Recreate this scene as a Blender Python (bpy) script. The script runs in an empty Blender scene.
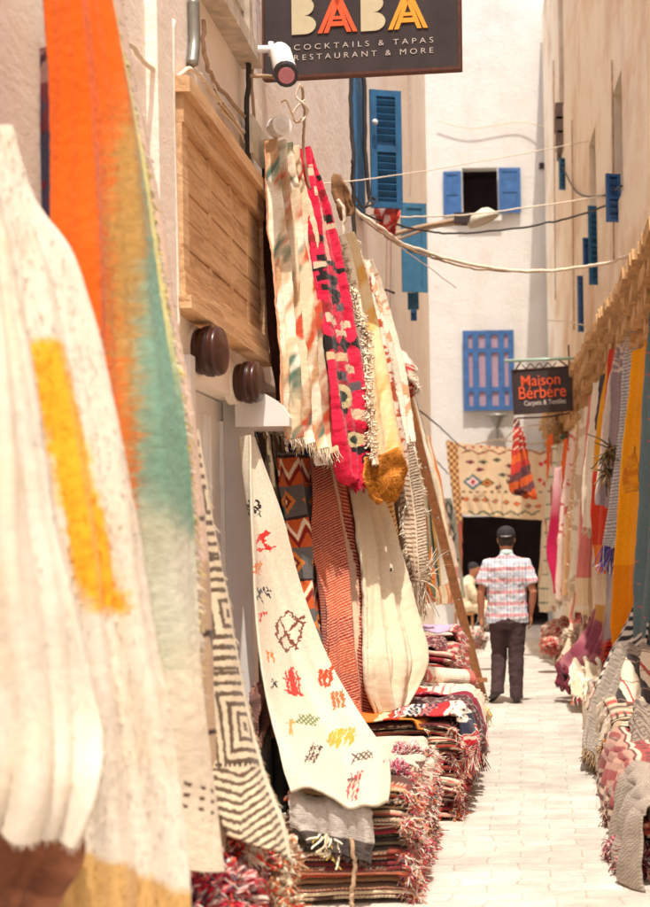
import bpy, bmesh, math, random
import numpy as np
from mathutils import Vector, Matrix
random.seed(7); rng = np.random.default_rng(11)
scene = bpy.context.scene
COL = scene.collection
F, CX, CY, H, TH = 1700.0, 527.0, 545.0, 1.58, math.radians(1.0)
CT, ST = math.cos(TH), math.sin(TH)
XL = -1.6                                   # face of the left-hand building
def XR(D): return 0.47 + (33.6 - D) * 0.033  # face of the right-hand building

def P(x, y, D):
    dx, dy = x - CX, CY - y
    return Vector(((dx*CT + dy*ST)*D/F, D, H + (-dx*ST + dy*CT)*D/F))
def DX(x, y, X):
    dx, dy = x - CX, CY - y
    return F*X/(dx*CT + dy*ST)
def PX(x, y, X): return P(x, y, DX(x, y, X))
def PR(x, y, off=0.0):                      # a point on the right-hand wall
    D = 20.0
    for _ in range(40): D = 0.5*D + 0.5*max(5, DX(x, y, XR(D) - off))
    return P(x, y, D)

# ------------------------------------------------------------------ colour
def c(*rgb):
    if len(rgb) == 1: rgb = rgb[0]
    a = np.array(rgb, float)/255.0
    return np.where(a <= 0.04045, a/12.92, ((a+0.055)/1.055)**2.4)
def vn(x, y, s=0):
    xi = np.floor(x).astype(np.int64); yi = np.floor(y).astype(np.int64)
    fx = x-xi; fy = y-yi; fx = fx*fx*(3-2*fx); fy = fy*fy*(3-2*fy)
    def h(a, b):
        n = (a*374761393 + b*668265263 + s*1274126177) & 0xffffffff
        n = ((n ^ (n >> 13))*1274126177) & 0xffffffff
        return ((n ^ (n >> 16)) & 0xffff)/65535.0
    return (h(xi,yi)*(1-fx)+h(xi+1,yi)*fx)*(1-fy)+(h(xi,yi+1)*(1-fx)+h(xi+1,yi+1)*fx)*fy
def fbm(x, y, o=3, s=0):
    r = 0; a = 0.5; t = 0
    for k in range(o): r = r+a*vn(x*2**k, y*2**k, s+k*17); t += a; a *= .5
    return r/t
def fbmr(x, y, o=3, s=0):
    r = 0; a = 0.5; t = 0
    for k in range(o):
        cs, sn = math.cos(.65+k*1.1), math.sin(.65+k*1.1)
        r = r+a*vn((x*cs-y*sn)*2**k+k*3.7, (x*sn+y*cs)*2**k-k*1.9, s+k*17); t += a; a *= .5
    return r/t
def full(U, col): return np.ones(U.shape+(3,))*np.asarray(col)
def put(img, mask, col):
    m = np.clip(np.asarray(mask, float), 0, 1)[..., None]
    return img*(1-m) + np.asarray(col)*m
def seg(X, Y, x1, y1, x2, y2, w):
    dx, dy = x2-x1, y2-y1
    t = np.clip(((X-x1)*dx+(Y-y1)*dy)/(dx*dx+dy*dy+1e-9), 0, 1)
    return np.hypot(X-x1-t*dx, Y-y1-t*dy) < w
def tri(x): return np.abs((x % 1)*2-1)

# ------------------------------------------------------------------ object helpers
def tag(o, label=None, cat=None, group=None, kind=None):
    if label: o['label'] = label
    if cat: o['category'] = cat
    if group: o['group'] = group
    if kind: o['kind'] = kind
    return o
def empty(name, loc, label=None, cat=None, group=None):
    o = bpy.data.objects.new(name, None); COL.objects.link(o); o.location = loc
    o.empty_display_size = .1
    return tag(o, label, cat, group)
def origin_of(o):
    v = Vector((0,0,0))
    while o is not None: v += o.location; o = o.parent
    return v
def raw(name, V, Fc, mat, parent=None, cols=None, uvs=None, smooth=True, loc=None):
    """V n x 3 world coordinates, Fc m x k"""
    V = np.asarray(V, float).reshape(-1,3); Fc = np.asarray(Fc, np.int32)
    if parent is not None: off = origin_of(parent); loc = Vector((0,0,0))
    else:
        off = Vector((float(V[:,0].mean()), float(V[:,1].mean()), float(V[:,2].min()))) if loc is None else Vector(loc)
        loc = off
    Vl = V - np.array(off)
    me = bpy.data.meshes.new(name)
    k = Fc.shape[1]; m = len(Fc)
    me.vertices.add(len(Vl)); me.vertices.foreach_set('co', Vl.astype(np.float32).ravel())
    me.loops.add(m*k); me.loops.foreach_set('vertex_index', Fc.ravel())
    me.polygons.add(m); me.polygons.foreach_set('loop_start', np.arange(0, m*k, k, dtype=np.int32))
    me.polygons.foreach_set('use_smooth', np.full(m, smooth))
    me.update(calc_edges=True)
    if cols is not None:
        a = me.color_attributes.new('Col', 'FLOAT_COLOR', 'POINT')
        cc = np.ones((len(Vl),4), np.float32); cc[:,:3] = np.asarray(cols).reshape(-1,3)
        a.data.foreach_set('color', cc.ravel())
    if uvs is not None:
        uv = me.uv_layers.new(name='UVMap')
        uv.data.foreach_set('uv', np.asarray(uvs, np.float32)[Fc.ravel()].ravel())
    me.materials.append(mat); me.validate()
    o = bpy.data.objects.new(name, me); COL.objects.link(o)
    if parent is not None: o.parent = parent
    o.location = loc
    return o
def from_bm(name, bm, mat, parent=None, smooth=False, bevel=0):
    if bevel:
        bmesh.ops.bevel(bm, geom=[e for e in bm.edges if e.is_manifold and e.calc_face_angle(0) > .5], offset=bevel, segments=2, affect='EDGES', clamp_overlap=True)
    me = bpy.data.meshes.new(name); 
    bmesh.ops.recalc_face_normals(bm, faces=bm.faces)
    vs = [v.co.copy() for v in bm.verts]
    if parent is not None: off = origin_of(parent); loc = Vector((0,0,0))
    else:
        off = Vector((sum(v.x for v in vs)/len(vs), sum(v.y for v in vs)/len(vs), min(v.z for v in vs))); loc = off
    for v in bm.verts: v.co -= off
    bm.to_mesh(me); bm.free(); me.materials.append(mat)
    for p in me.polygons: p.use_smooth = smooth
    o = bpy.data.objects.new(name, me); COL.objects.link(o)
    if parent is not None: o.parent = parent
    o.location = loc
    return o
def box(bm, x0, x1, y0, y1, z0, z1, M=None):
    vs = [bm.verts.new(v) for v in [(x0,y0,z0),(x1,y0,z0),(x1,y1,z0),(x0,y1,z0),(x0,y0,z1),(x1,y0,z1),(x1,y1,z1),(x0,y1,z1)]]
    for f in [(0,3,2,1),(4,5,6,7),(0,1,5,4),(1,2,6,5),(2,3,7,6),(3,0,4,7)]: bm.faces.new([vs[i] for i in f])
    if M is not None:
        for v in vs: v.co = M @ v.co
    return vs
def poly(bm, pts, depth, M=None):
    """extruded polygon, pts (x,y) in local plane, z 0..depth"""
    a = [bm.verts.new((p[0],p[1],0)) for p in pts]; b = [bm.verts.new((p[0],p[1],depth)) for p in pts]
    n = len(pts)
    bm.faces.new(b); bm.faces.new(a[::-1])
    for i in range(n): bm.faces.new([a[i],a[(i+1)%n],b[(i+1)%n],b[i]])
    if M is not None:
        for v in a+b: v.co = M @ v.co
def tube(bm, pts, radii, n=10, up=None):
    """tapered tube; radii float or (ra, rb) per point"""
    pts = [Vector(p) for p in pts]; rings = []
    prev = Vector(up) if up else Vector((0,1,0.001))
    for i, p in enumerate(pts):
        t = (pts[min(i+1,len(pts)-1)]-pts[max(i-1,0)]).normalized()
        a = prev - t*prev.dot(t)
        if a.length < 1e-4: a = Vector((1,0,0)) - t*t.x
        a.normalize(); b = t.cross(a); prev = a
        r = radii[i] if isinstance(radii,(list,tuple)) else radii
        ra, rb = (r if isinstance(r,(tuple,list)) else (r,r))
        rings.append([bm.verts.new(p + a*ra*math.cos(2*math.pi*k/n) + b*rb*math.sin(2*math.pi*k/n)) for k in range(n)])
    for q in range(len(rings)-1):
        for k in range(n): bm.faces.new([rings[q][k],rings[q][(k+1)%n],rings[q+1][(k+1)%n],rings[q+1][k]])
    bm.faces.new(rings[0][::-1]); bm.faces.new(rings[-1])
def ball(bm, ctr, rx, ry, rz, seg_=16, M=None):
    r = bmesh.ops.create_uvsphere(bm, u_segments=seg_, v_segments=seg_//2+2, radius=1)
    for v in r['verts']:
        v.co = Vector((v.co.x*rx, v.co.y*ry, v.co.z*rz))
        if M is not None: v.co = M @ v.co
        v.co += Vector(ctr)
def smooth_path(pts, n=8):
    pts = [Vector(p) for p in pts]; out = []
    for i in range(len(pts)-1):
        p0 = pts[max(i-1,0)]; p1 = pts[i]; p2 = pts[i+1]; p3 = pts[min(i+2,len(pts)-1)]
        for k in range(n):
            t = k/n
            out.append(0.5*((2*p1)+(p2-p0)*t+(2*p0-5*p1+4*p2-p3)*t*t+(3*p1-p0-3*p2+p3)*t**3))
    out.append(pts[-1]); return out
def wire(name, pts, r, mat, label=None, cat=None, group=None, parent=None, n=5, sm=8):
    bm = bmesh.new(); pp = smooth_path(pts, sm)
    if name in ('overhead_wire','wall_cable','rope','twisted_rope'):
        rr = random.Random(len(pp)*7+int(abs(pp[0].x)*1000)); w_ = [Vector((0,0,0))]
        for q in range(1,len(pp)): w_.append(w_[-1]*.6+Vector((rr.gauss(0,1),rr.gauss(0,1),rr.gauss(0,1)))*min(max(r,.006),.012)*.3)
        pp = [p+w for p,w in zip(pp,w_)]
    tube(bm, pp, r, n)
    o = from_bm(name, bm, mat, parent, smooth=True)
    return tag(o, label, cat, group) if label else o

# ------------------------------------------------------------------ materials
def new_mat(name):
    m = bpy.data.materials.new(name); m.use_nodes = True
    nt = m.node_tree; b = nt.nodes['Principled BSDF']; return m, nt, b
def N(nt, t, **kw):
    n = nt.nodes.new(t)
    for k, v in kw.items():
        if k in n.inputs: n.inputs[k].default_value = v
        else: setattr(n, k, v)
    return n
def L(nt, a, b): nt.links.new(a, b)
def cloth_mat(name, rib=170.0, bump=0.35, rough=.95, sheen=.15, lo=.74, hi=1.12):
    m, nt, b = new_mat(name)
    a = N(nt,'ShaderNodeVertexColor'); a.layer_name = 'Col'
    uv = N(nt,'ShaderNodeTexCoord')
    no = N(nt,'ShaderNodeTexNoise', Scale=55.0, Detail=4.0); L(nt, uv.outputs['UV'], no.inputs['Vector'])
    mp = N(nt,'ShaderNodeMapping'); mp.inputs['Scale'].default_value = (60, 200, 1); L(nt, uv.outputs['UV'], mp.inputs[0])
    n2 = N(nt,'ShaderNodeTexNoise', Scale=1.0, Detail=2.0); L(nt, mp.outputs[0], n2.inputs['Vector'])
    w = N(nt,'ShaderNodeTexWave', Scale=rib/6.283, Distortion=1.5); w.bands_direction = 'Y'; w.inputs['Detail Scale'].default_value=2
    L(nt, uv.outputs['UV'], w.inputs['Vector'])
    mr = N(nt,'ShaderNodeMapRange'); mr.inputs['From Min'].default_value=.25; mr.inputs['From Max'].default_value=.75
    mr.inputs['To Min'].default_value=lo; mr.inputs['To Max'].default_value=hi
    add = N(nt,'ShaderNodeMath', operation='ADD'); mul = N(nt,'ShaderNodeMath', operation='MULTIPLY'); mul.inputs[1].default_value=.5
    L(nt,no.outputs[0],add.inputs[0]); L(nt,n2.outputs[0],add.inputs[1]); L(nt,add.outputs[0],mul.inputs[0]); L(nt,mul.outputs[0],mr.inputs[0])
    mx = N(nt,'ShaderNodeVectorMath', operation='SCALE'); L(nt,a.outputs[0],mx.inputs[0]); L(nt,mr.outputs[0],mx.inputs['Scale'])
    L(nt, mx.outputs[0], b.inputs['Base Color'])
    ad = N(nt,'ShaderNodeMath', operation='ADD'); L(nt,w.outputs['Fac'],ad.inputs[0]); L(nt,n2.outputs[0],ad.inputs[1])
    ad2 = N(nt,'ShaderNodeMath', operation='ADD'); L(nt,ad.outputs[0],ad2.inputs[0]); L(nt,no.outputs[0],ad2.inputs[1])
    bp = N(nt,'ShaderNodeBump', Strength=bump, Distance=.006); L(nt,ad2.outputs[0],bp.inputs['Height']); L(nt,bp.outputs[0],b.inputs['Normal'])
    b.inputs['Roughness'].default_value = rough
    b.inputs['Sheen Weight'].default_value = sheen; b.inputs['Specular IOR Level'].default_value = .1
    return m
def fibre_mat():
    m, nt, b = new_mat('fibre'); a = N(nt,'ShaderNodeVertexColor'); a.layer_name='Col'
    L(nt,a.outputs[0],b.inputs['Base Color']); b.inputs['Roughness'].default_value=.9; b.inputs['Specular IOR Level'].default_value=.1
    return m
WOVEN = cloth_mat('woven_wool', 230, .25); SHAG = cloth_mat('shaggy_wool', 420, .3, 1, .25, .88, 1.08); FINE = cloth_mat('fine_weave', 330, .2)
FIBRE = fibre_mat()
def simple(name, col, rough=.6, metal=0, noise=.15, scale=20, bump=0, spec=.5):
    m, nt, b = new_mat(name)
    tc = N(nt,'ShaderNodeTexCoord'); no = N(nt,'ShaderNodeTexNoise', Scale=scale, Detail=5.0); L(nt,tc.outputs['Object'],no.inputs['Vector'])
    mr = N(nt,'ShaderNodeMapRange'); mr.inputs['From Min'].default_value=.3; mr.inputs['From Max'].default_value=.7
    mr.inputs['To Min'].default_value=1-noise; mr.inputs['To Max'].default_value=1+noise*.6; L(nt,no.outputs[0],mr.inputs[0])
    v = N(nt,'ShaderNodeVectorMath', operation='SCALE'); v.inputs[0].default_value = tuple(col); L(nt,mr.outputs[0],v.inputs['Scale'])
    L(nt,v.outputs[0],b.inputs['Base Color']); b.inputs['Roughness'].default_value=rough; b.inputs['Metallic'].default_value=metal
    b.inputs['Specular IOR Level'].default_value = spec
    if bump:
        bp = N(nt,'ShaderNodeBump', Strength=bump, Distance=.01); L(nt,no.outputs[0],bp.inputs['Height']); L(nt,bp.outputs[0],b.inputs['Normal'])
    return m
def plaster(name, base, stain, s2, streak=.5, bump=.5, grime=None):
    m, nt, b = new_mat(name)
    tc = N(nt,'ShaderNodeTexCoord')
    mb = N(nt,'ShaderNodeMapping'); mb.inputs['Scale'].default_value=(1,.4,1); L(nt,tc.outputs['Object'],mb.inputs[0])
    big = N(nt,'ShaderNodeTexNoise', Scale=1.3, Detail=8.0, Roughness=.65); L(nt,mb.outputs[0],big.inputs['Vector'])
    mp = N(nt,'ShaderNodeMapping'); mp.inputs['Scale'].default_value=(1.7,.45,.6); L(nt,tc.outputs['Object'],mp.inputs[0])
    st = N(nt,'ShaderNodeTexNoise', Scale=1.0, Detail=6.0, Roughness=.6); L(nt,mp.outputs[0],st.inputs['Vector'])
    r1 = N(nt,'ShaderNodeMapRange'); r1.inputs['From Min'].default_value=.48; r1.inputs['From Max'].default_value=.72; L(nt,big.outputs[0],r1.inputs[0])
    r2 = N(nt,'ShaderNodeMapRange'); r2.inputs['From Min'].default_value=.52; r2.inputs['From Max'].default_value=.75; r2.inputs['To Max'].default_value=streak; L(nt,st.outputs[0],r2.inputs[0])
    m1 = N(nt,'ShaderNodeMix', data_type='RGBA'); m1.inputs[6].default_value=(*base,1); m1.inputs[7].default_value=(*stain,1); L(nt,r1.outputs[0],m1.inputs[0])
    m2 = N(nt,'ShaderNodeMix', data_type='RGBA'); m2.inputs[7].default_value=(*s2,1); L(nt,m1.outputs[2],m2.inputs[6]); L(nt,r2.outputs[0],m2.inputs[0])
    L(nt,m2.outputs[2],b.inputs['Base Color']); b.inputs['Roughness'].default_value=.9; b.inputs['Specular IOR Level'].default_value=.15
    f = N(nt,'ShaderNodeTexNoise', Scale=14.0, Detail=8.0, Roughness=.7); L(nt,mb.outputs[0],f.inputs['Vector'])
    vo = N(nt,'ShaderNodeTexNoise', Scale=3.0, Detail=3.0); L(nt,mb.outputs[0],vo.inputs['Vector'])
    ad = N(nt,'ShaderNodeMath', operation='ADD'); L(nt,f.outputs[0],ad.inputs[0]); L(nt,vo.outputs[0],ad.inputs[1])
    bp = N(nt,'ShaderNodeBump', Strength=bump, Distance=.03); L(nt,ad.outputs[0],bp.inputs['Height']); L(nt,bp.outputs[0],b.inputs['Normal'])
    return m
M_LEFT = plaster('old_plaster', c(250,238,225), c(242,224,204), c(216,180,150), .22)
M_RIGHT = plaster('stained_plaster', c(252,238,216), c(232,200,162), c(196,146,116), .6)
M_END = plaster('white_plaster', c(218,213,206), c(208,202,192), c(196,182,164), .45, .5)
def grain(name, col, dark):
    m, nt, b = new_mat(name); tc = N(nt,'ShaderNodeTexCoord'); mp = N(nt,'ShaderNodeMapping'); mp.inputs['Scale'].default_value=(9,1.1,16); L(nt,tc.outputs['Object'],mp.inputs[0])
    a = N(nt,'ShaderNodeTexNoise', Scale=1.6, Detail=10.0, Roughness=.7, Distortion=.6); L(nt,mp.outputs[0],a.inputs['Vector'])
    d = N(nt,'ShaderNodeTexNoise', Scale=1.3, Detail=6.0, Roughness=.7); L(nt,tc.outputs['Object'],d.inputs['Vector'])
    r = N(nt,'ShaderNodeValToRGB'); r.color_ramp.elements[0].position=.36; r.color_ramp.elements[0].color=(*dark,1); r.color_ramp.elements[1].position=.56; r.color_ramp.elements[1].color=(*col,1); L(nt,a.outputs[0],r.inputs[0])
    mx = N(nt,'ShaderNodeMix', data_type='RGBA'); mx.inputs[7].default_value=(*c(208,158,108),1); mr = N(nt,'ShaderNodeMapRange'); mr.inputs['From Min'].default_value=.45; mr.inputs['From Max'].default_value=.65; mr.inputs['To Max'].default_value=.7
    L(nt,d.outputs[0],mr.inputs[0]); L(nt,mr.outputs[0],mx.inputs[0]); L(nt,r.outputs[0],mx.inputs[6]); L(nt,mx.outputs[2],b.inputs['Base Color'])
    b.inputs['Roughness'].default_value=.85; bp = N(nt,'ShaderNodeBump', Strength=.8, Distance=.012); L(nt,a.outputs[0],bp.inputs['Height']); L(nt,bp.outputs[0],b.inputs['Normal']); return m
M_WOODP = grain('lintel_wood', c(226,186,140), c(178,130,88)); M_WOODQ = simple('lintel_wood', c(232,192,142), .8, 0, .22, 9, .6)
M_PLANK = simple('plank_wood', c(168,112,68), .75, 0, .3, 25, .4)
M_WHITE = simple('white_paint', c(232,226,220), .5, 0, .06, 8)
M_BLUE = simple('blue_paint', c(54,98,152), .6, 0, .3, 7)
M_TEAL = simple('teal_blue_paint', c(24,88,128), .6, 0, .3, 7)
M_SLATE = simple('grey_blue_paint', c(52,108,140), .55, 0, .2, 10)
M_LILAC = simple('lilac_pane', c(168,140,156), .35, 0, .15, 20)
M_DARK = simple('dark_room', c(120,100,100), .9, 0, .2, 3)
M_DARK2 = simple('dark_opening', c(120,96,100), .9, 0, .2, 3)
M_BROWN = simple('glazed_brown', c(66,34,24), .3, 0, .25, 12)
M_SIGN = simple('sign_board', c(58,46,46), .75, 0, .35, 5)
M_RUST = simple('rusty_metal', c(98,58,44), .7, .3, .3, 30)
M_CABLE = simple('black_cable', c(46,40,38), .6)
M_ROPE = simple('pale_cable', c(226,208,184), .8)
M_TAN = simple('tan_cable', c(176,146,116), .8, 0, .25, 30)
M_METAL = simple('grey_metal', c(150,148,140), .45, .6, .2, 20)
M_GREENM = simple('pale_green_metal', c(176,206,186), .4, .2, .1, 20)
M_ORANGE = simple('orange_paint', c(240,96,52), .5, 0, .05)
M_AMBER = simple('amber_paint', c(240,160,50), .5, 0, .05)
M_BEIGE = simple('beige_paint', c(206,192,156), .5, 0, .06)
M_PALE = simple('pale_letter', c(214,200,190), .5, 0, .05)
M_RED = simple('red_plastic', c(214,62,50), .45, 0, .15, 15)
M_SACK = simple('brown_leather', c(122,84,54), .6, 0, .3, 25, .3)
M_BLACK = simple('black_plastic', c(38,32,34), .35, 0, .1)
M_PINKG = simple('pink_lens', c(196,120,130), .15, 0, .1)
M_TERRA = simple('tan_brick', c(206,164,114), .85, 0, .3, 14, .5)
M_STONE = None

# ------------------------------------------------------------------ textile builder
def catmull(A, t):
    n = len(A); x = t*(n-1); i = np.clip(np.floor(x).astype(int), 0, n-2); f = (x-i)[:,None]
    p0=A[np.clip(i-1,0,n-1)]; p1=A[i]; p2=A[i+1]; p3=A[np.clip(i+2,0,n-1)]
    return .5*((2*p1)+(p2-p0)*f+(2*p0-5*p1+4*p2-p3)*f*f+(3*p1-p0-3*p2+p3)*f**3)
def PA(x, y, D):
    dx, dy = x-CX, CY-y
    return np.stack([(dx*CT+dy*ST)*D/F, D+0*x, H+(-dx*ST+dy*CT)*D/F], -1)
def normals(G):
    a = np.gradient(G, axis=0); b = np.gradient(G, axis=1); n = np.cross(b, a)
    return n/(np.linalg.norm(n, axis=-1, keepdims=True)+1e-9)
def grid_faces(nv, nu):
    i = np.arange(nv-1)[:,None]*nu + np.arange(nu-1)[None,:]
    return np.stack([i, i+1, i+nu+1, i+nu], -1).reshape(-1,4)
SEED = [100]
def rug(name, label, cat, rows, pat, nu=60, nv=160, fold=(3,.02), wob=(.008,9), edge=1.2, th=.012, mat=None,
        bulge=0.0, group=None, parent=None, phase=None, foldgrow=True, pile=None, fr=None, gain=1.0):
    SEED[0] += 7; s = SEED[0]; r_ = np.random.default_rng(s)
    A = np.array([[r[0],r[1],r[2],r[3],r[4],r[5]] for r in rows], float)
    # parametrise rows by cumulative length
    d = np.r_[0, np.cumsum(np.hypot(np.diff((A[:,0]+A[:,3])/2), np.diff((A[:,1]+A[:,4])/2))+1e-6)]; d /= d[-1]
    V = np.linspace(0,1,nv); t = np.interp(V, d, np.linspace(0,1,len(A))); R = catmull(A, t)
    # edge wobble in the cloth
    jl = (fbm(V*14, 0*V+.3, 3, s)-.5)*2*edge; jr = (fbm(V*14, 0*V+5.3, 3, s+1)-.5)*2*edge
    U = np.linspace(0,1,nu)
    UU, VV = np.meshgrid(U, V)
    bj = (fbm(U*7, 0*U+9.1, 3, s+2)-.5)*2*edge
    xp = R[:,0][:,None]*(1-UU)+R[:,3][:,None]*UU + jl[:,None]*(1-UU)+jr[:,None]*UU
    yp = R[:,1][:,None]*(1-UU)+R[:,4][:,None]*UU + bj[None,:]*VV**6
    DL = R[:,2][:,None]; DR = R[:,5][:,None]
    # interpolate in the world, not in the picture
    GL = PA(R[:,0]+jl, R[:,1], R[:,2])[:,None,:]; GR = PA(R[:,3]+jr, R[:,4], R[:,5])[:,None,:]
    G = GL*(1-UU[...,None])+GR*UU[...,None]
    G[...,2] -= (bj[None,:]*VV**6)*DL/F
    Nn = normals(G)
    width = np.linalg.norm(GR-GL, axis=-1)
    hgt = np.r_[0, np.cumsum(np.linalg.norm(np.diff(G[:,nu//2],axis=0),axis=-1))]
    ph = r_.uniform(0,6.28) if phase is None else phase
    drift = (fbm(VV*1.6, UU*1.2, 2, s+3)-.5)*2.2
    q = 2*math.pi*fold[0]*UU + ph + drift*2.2
    fl = (np.sin(q)+.35*np.sin(2*q+1.3+drift)+.2*np.sin(3.3*q+VV*3))
    env = (.45+.55*VV) if foldgrow else 1.0
    amp = fold[1]*env*(.6+.8*fbm(VV*2,UU*2,2,s+4))
    disp = fl*amp + bulge*np.sin(math.pi*UU)
    mU = UU*width.mean(); mV = np.broadcast_to(hgt[:,None], UU.shape)
    disp = disp + (fbm(mU*wob[1]+mV*.8, mV*wob[1]*.22, 3, s+5)-.5)*2*wob[0] + (fbmr(mU*wob[1]*.7+4, mV*wob[1]*.5, 3, s+12)-.5)*wob[0]*.7
    if len(wob) > 2: disp = disp + (fbmr(mU*wob[1]*4, mV*wob[1]*4, 3, s+6)-.5)*2*wob[2]
    G = G + Nn*disp[...,None]
    colr = pat(UU, VV, xp, yp)*gain
    n1 = fbm(mU*30, mV*60, 2, s+8); n2 = fbmr(mU*3, mV*4, 3, s+9)
    colr = np.clip(colr*(.86+.11*n1+.18*n2)[...,None], 0, .95)
    o = raw(name, G.reshape(-1,3), grid_faces(nv,nu), mat or WOVEN, parent, colr.reshape(-1,3),
            np.stack([mU,mV],-1).reshape(-1,2))
    if th:
        md = o.modifiers.new('thickness','SOLIDIFY'); md.thickness = th; md.offset = 0
    if label: tag(o, label, cat, group)
    Nn = normals(G)
    if pile: fibres(o, G, Nn, colr, *pile)
    if fr:
        for f in (fr if isinstance(fr, list) else [fr]): edge_fringe(o, G, colr, **f)
    return o
def strands(name, parent, P0, D0, Ln, R_, C_, droop=.6, curl=.15, segs=4, mat=None, seed=0):
    """P0 n x 3 roots, D0 n x 3 directions, three-sided tapering strands as one mesh"""
    r_ = np.random.default_rng(seed); n = len(P0); Ln = np.broadcast_to(Ln,(n,)); R_ = np.broadcast_to(R_,(n,))
    P0 = np.asarray(P0); D0 = np.asarray(D0)/ (np.linalg.norm(D0,axis=1,keepdims=True)+1e-9)
    pts = [P0]; d = D0.copy(); cur = P0.copy()
    cv = r_.normal(0,1,(n,3))*curl
    for k in range(segs):
        d = d + np.array([0,0,-droop])/segs*1.6 + cv + r_.normal(0,curl*.6,(n,3))
        d = d/(np.linalg.norm(d,axis=1,keepdims=True)+1e-9)
        cur = cur + d*(Ln/segs)[:,None]; pts.append(cur.copy())
    pts = np.stack(pts,1)                                   # n, segs+1, 3
    a = np.cross(D0, r_.normal(0,1,(n,3))); a /= np.linalg.norm(a,axis=1,keepdims=True)+1e-9; b = np.cross(D0,a)
    V = []
    for k in range(3):
        an = 2*math.pi*k/3; o_ = (a*math.cos(an)+b*math.sin(an))
        tp = np.linspace(1,.7,segs+1)
        V.append(pts + o_[:,None,:]*R_[:,None,None]*tp[None,:,None])
    V = np.stack(V,2).reshape(-1,3)                          # n,segs+1,3
    base = (np.arange(n)*(segs+1)*3)[:,None,None]
    q = (np.arange(segs)*3)[None,:,None]; k = np.arange(3)[None,None,:]; k2 = (k+1)%3
    Fc = np.stack([base+q+k, base+q+k2, base+q+3+k2, base+q+3+k], -1).reshape(-1,4)
    Cc = np.repeat(np.asarray(C_), (segs+1)*3, axis=0)
    return raw(name, V, Fc, mat or FIBRE, parent, Cc)
def fibres(o, G, Nn, colr, n, length, r=.0016, droop=.8, name='wool_pile'):
    SEED[0] += 1; r_ = np.random.default_rng(SEED[0]); nv, nu = G.shape[:2]
    i = r_.integers(0,nv-1,n); j = r_.integers(0,nu-1,n)
    fi = r_.random((n,1)); fj = r_.random((n,1))
    p = G[i,j]*(1-fi)*(1-fj)+G[i+1,j]*fi*(1-fj)+G[i,j+1]*(1-fi)*fj+G[i+1,j+1]*fi*fj
    nn = Nn[i,j].copy(); sgn = np.where(nn[:,1]>0,-1,1)[:,None]; nn = nn*sgn
    d = nn + r_.normal(0,.45,(n,3)) + np.array([0,0,-.5])
    cc = np.clip(colr[i,j]*r_.uniform(.8,1.25,(n,1)),0,.95)
    strands(name, o, p, d, length*r_.uniform(.6,1.3,n), r, cc, droop, .12, 2, seed=SEED[0])
def edge_fringe(o, G, colr, side='bottom', n=60, length=.08, r=.003, col=None, out=0.15, droop=1.0, name='fringe', v0=0, v1=1, curl=.12):
    SEED[0] += 1; r_ = np.random.default_rng(SEED[0]); nv, nu = G.shape[:2]
    t = np.sort(r_.random(n)*(v1-v0)+v0)
    if side == 'bottom': i = np.full(n,nv-1); j = (t*(nu-1)).astype(int); e = G[i,j]-G[i-2,j]
    elif side == 'top': i = np.zeros(n,int); j = (t*(nu-1)).astype(int); e = G[i,j]-G[i+2,j]
    elif side == 'right': j = np.full(n,nu-1); i = (t*(nv-1)).astype(int); e = G[i,j]-G[i,j-2]
    else: j = np.zeros(n,int); i = (t*(nv-1)).astype(int); e = G[i,j]-G[i,j+2]
    e = e/(np.linalg.norm(e,axis=1,keepdims=True)+1e-9)
    d = e*(1 if side=='bottom' else .9) + r_.normal(0,out,(n,3))
    if col is None: cc = colr[i,j]*r_.uniform(.8,1.2,(n,1))
    else:
        cl = np.array(col).reshape(-1,3); cc = cl[r_.integers(0,len(cl),n)]*r_.uniform(.75,1.15,(n,1))
    strands(name, o, G[i,j], d, length*r_.uniform(.6,1.25,n), r, np.clip(cc,0,.95), droop, curl, 5, seed=SEED[0])

# patterns ----------------------------------------------------------
def p_solid(col, col2=None, sc=3, seed=1):
    def f(U,V,X,Y):
        a = full(U,col)
        if col2 is not None: a = put(a, np.clip((fbm(U*sc,V*sc*3,3,seed)-.4)*3,0,1), col2)
        return a
    return f
def p_stripes(cols, n=1, along='V', jag=.0, seed=3):
    """cols: list of (colour, weight); repeated n times"""
    w = np.cumsum([x[1] for x in cols]); tot = w[-1]
    def f(U,V,X,Y):
        q = V if along=='V' else U
        q = q + jag*(fbm(U*12,V*12,2,seed)-.5)
        t = (q*n % 1)*tot; out = full(U, cols[-1][0])
        for k in range(len(cols)-1,-1,-1): out = put(out, t < w[k], cols[k][0])
        return out
    return f
def p_kilim(pal, bands=9, seed=1, nx=4):
    """horizontal bands each with zigzags, diamonds, hooks or plain stripes in random palette colours"""
    def f(U,V,X,Y):
        r = random.Random(seed); out = full(U, pal[0]); v = V*bands
        b = np.floor(v).astype(int); fv = v-b
        for k in range(-1, bands+1):
            bg, fg, f2 = r.choice(pal), r.choice(pal), r.choice(pal); kind = r.randrange(5); m = (b==k)
            if not m.any(): continue
            u = U*nx + r.random()
            o = full(U,bg)
            if kind == 0: o = put(o, np.abs(fv-.3-.4*tri(u))<.14, fg)
            elif kind == 1:
                dd = np.abs((u%1)-.5)*2+np.abs(fv-.5)*2; o = put(o, dd<.95, fg); o = put(o, dd<.55, f2); o = put(o, dd<.25, bg)
            elif kind == 2: o = put(o, ((fv*4)%1)<.5, fg); o = put(o, (((fv*4)%1)<.5)&(((u*4)%1)<.5), f2)
            elif kind == 3: o = put(o, ((u*2+np.floor(fv*4)*.5)%1)<.5, fg)
            else: o = put(o, np.abs(fv-.5)<.32, fg); o = put(o, (np.abs(fv-.5)<.1)&(((u*5)%1)<.6), f2)
            o = put(o, (fv<.06), f2)
            out = np.where(m[...,None], o, out)
        return out
    return f
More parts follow.
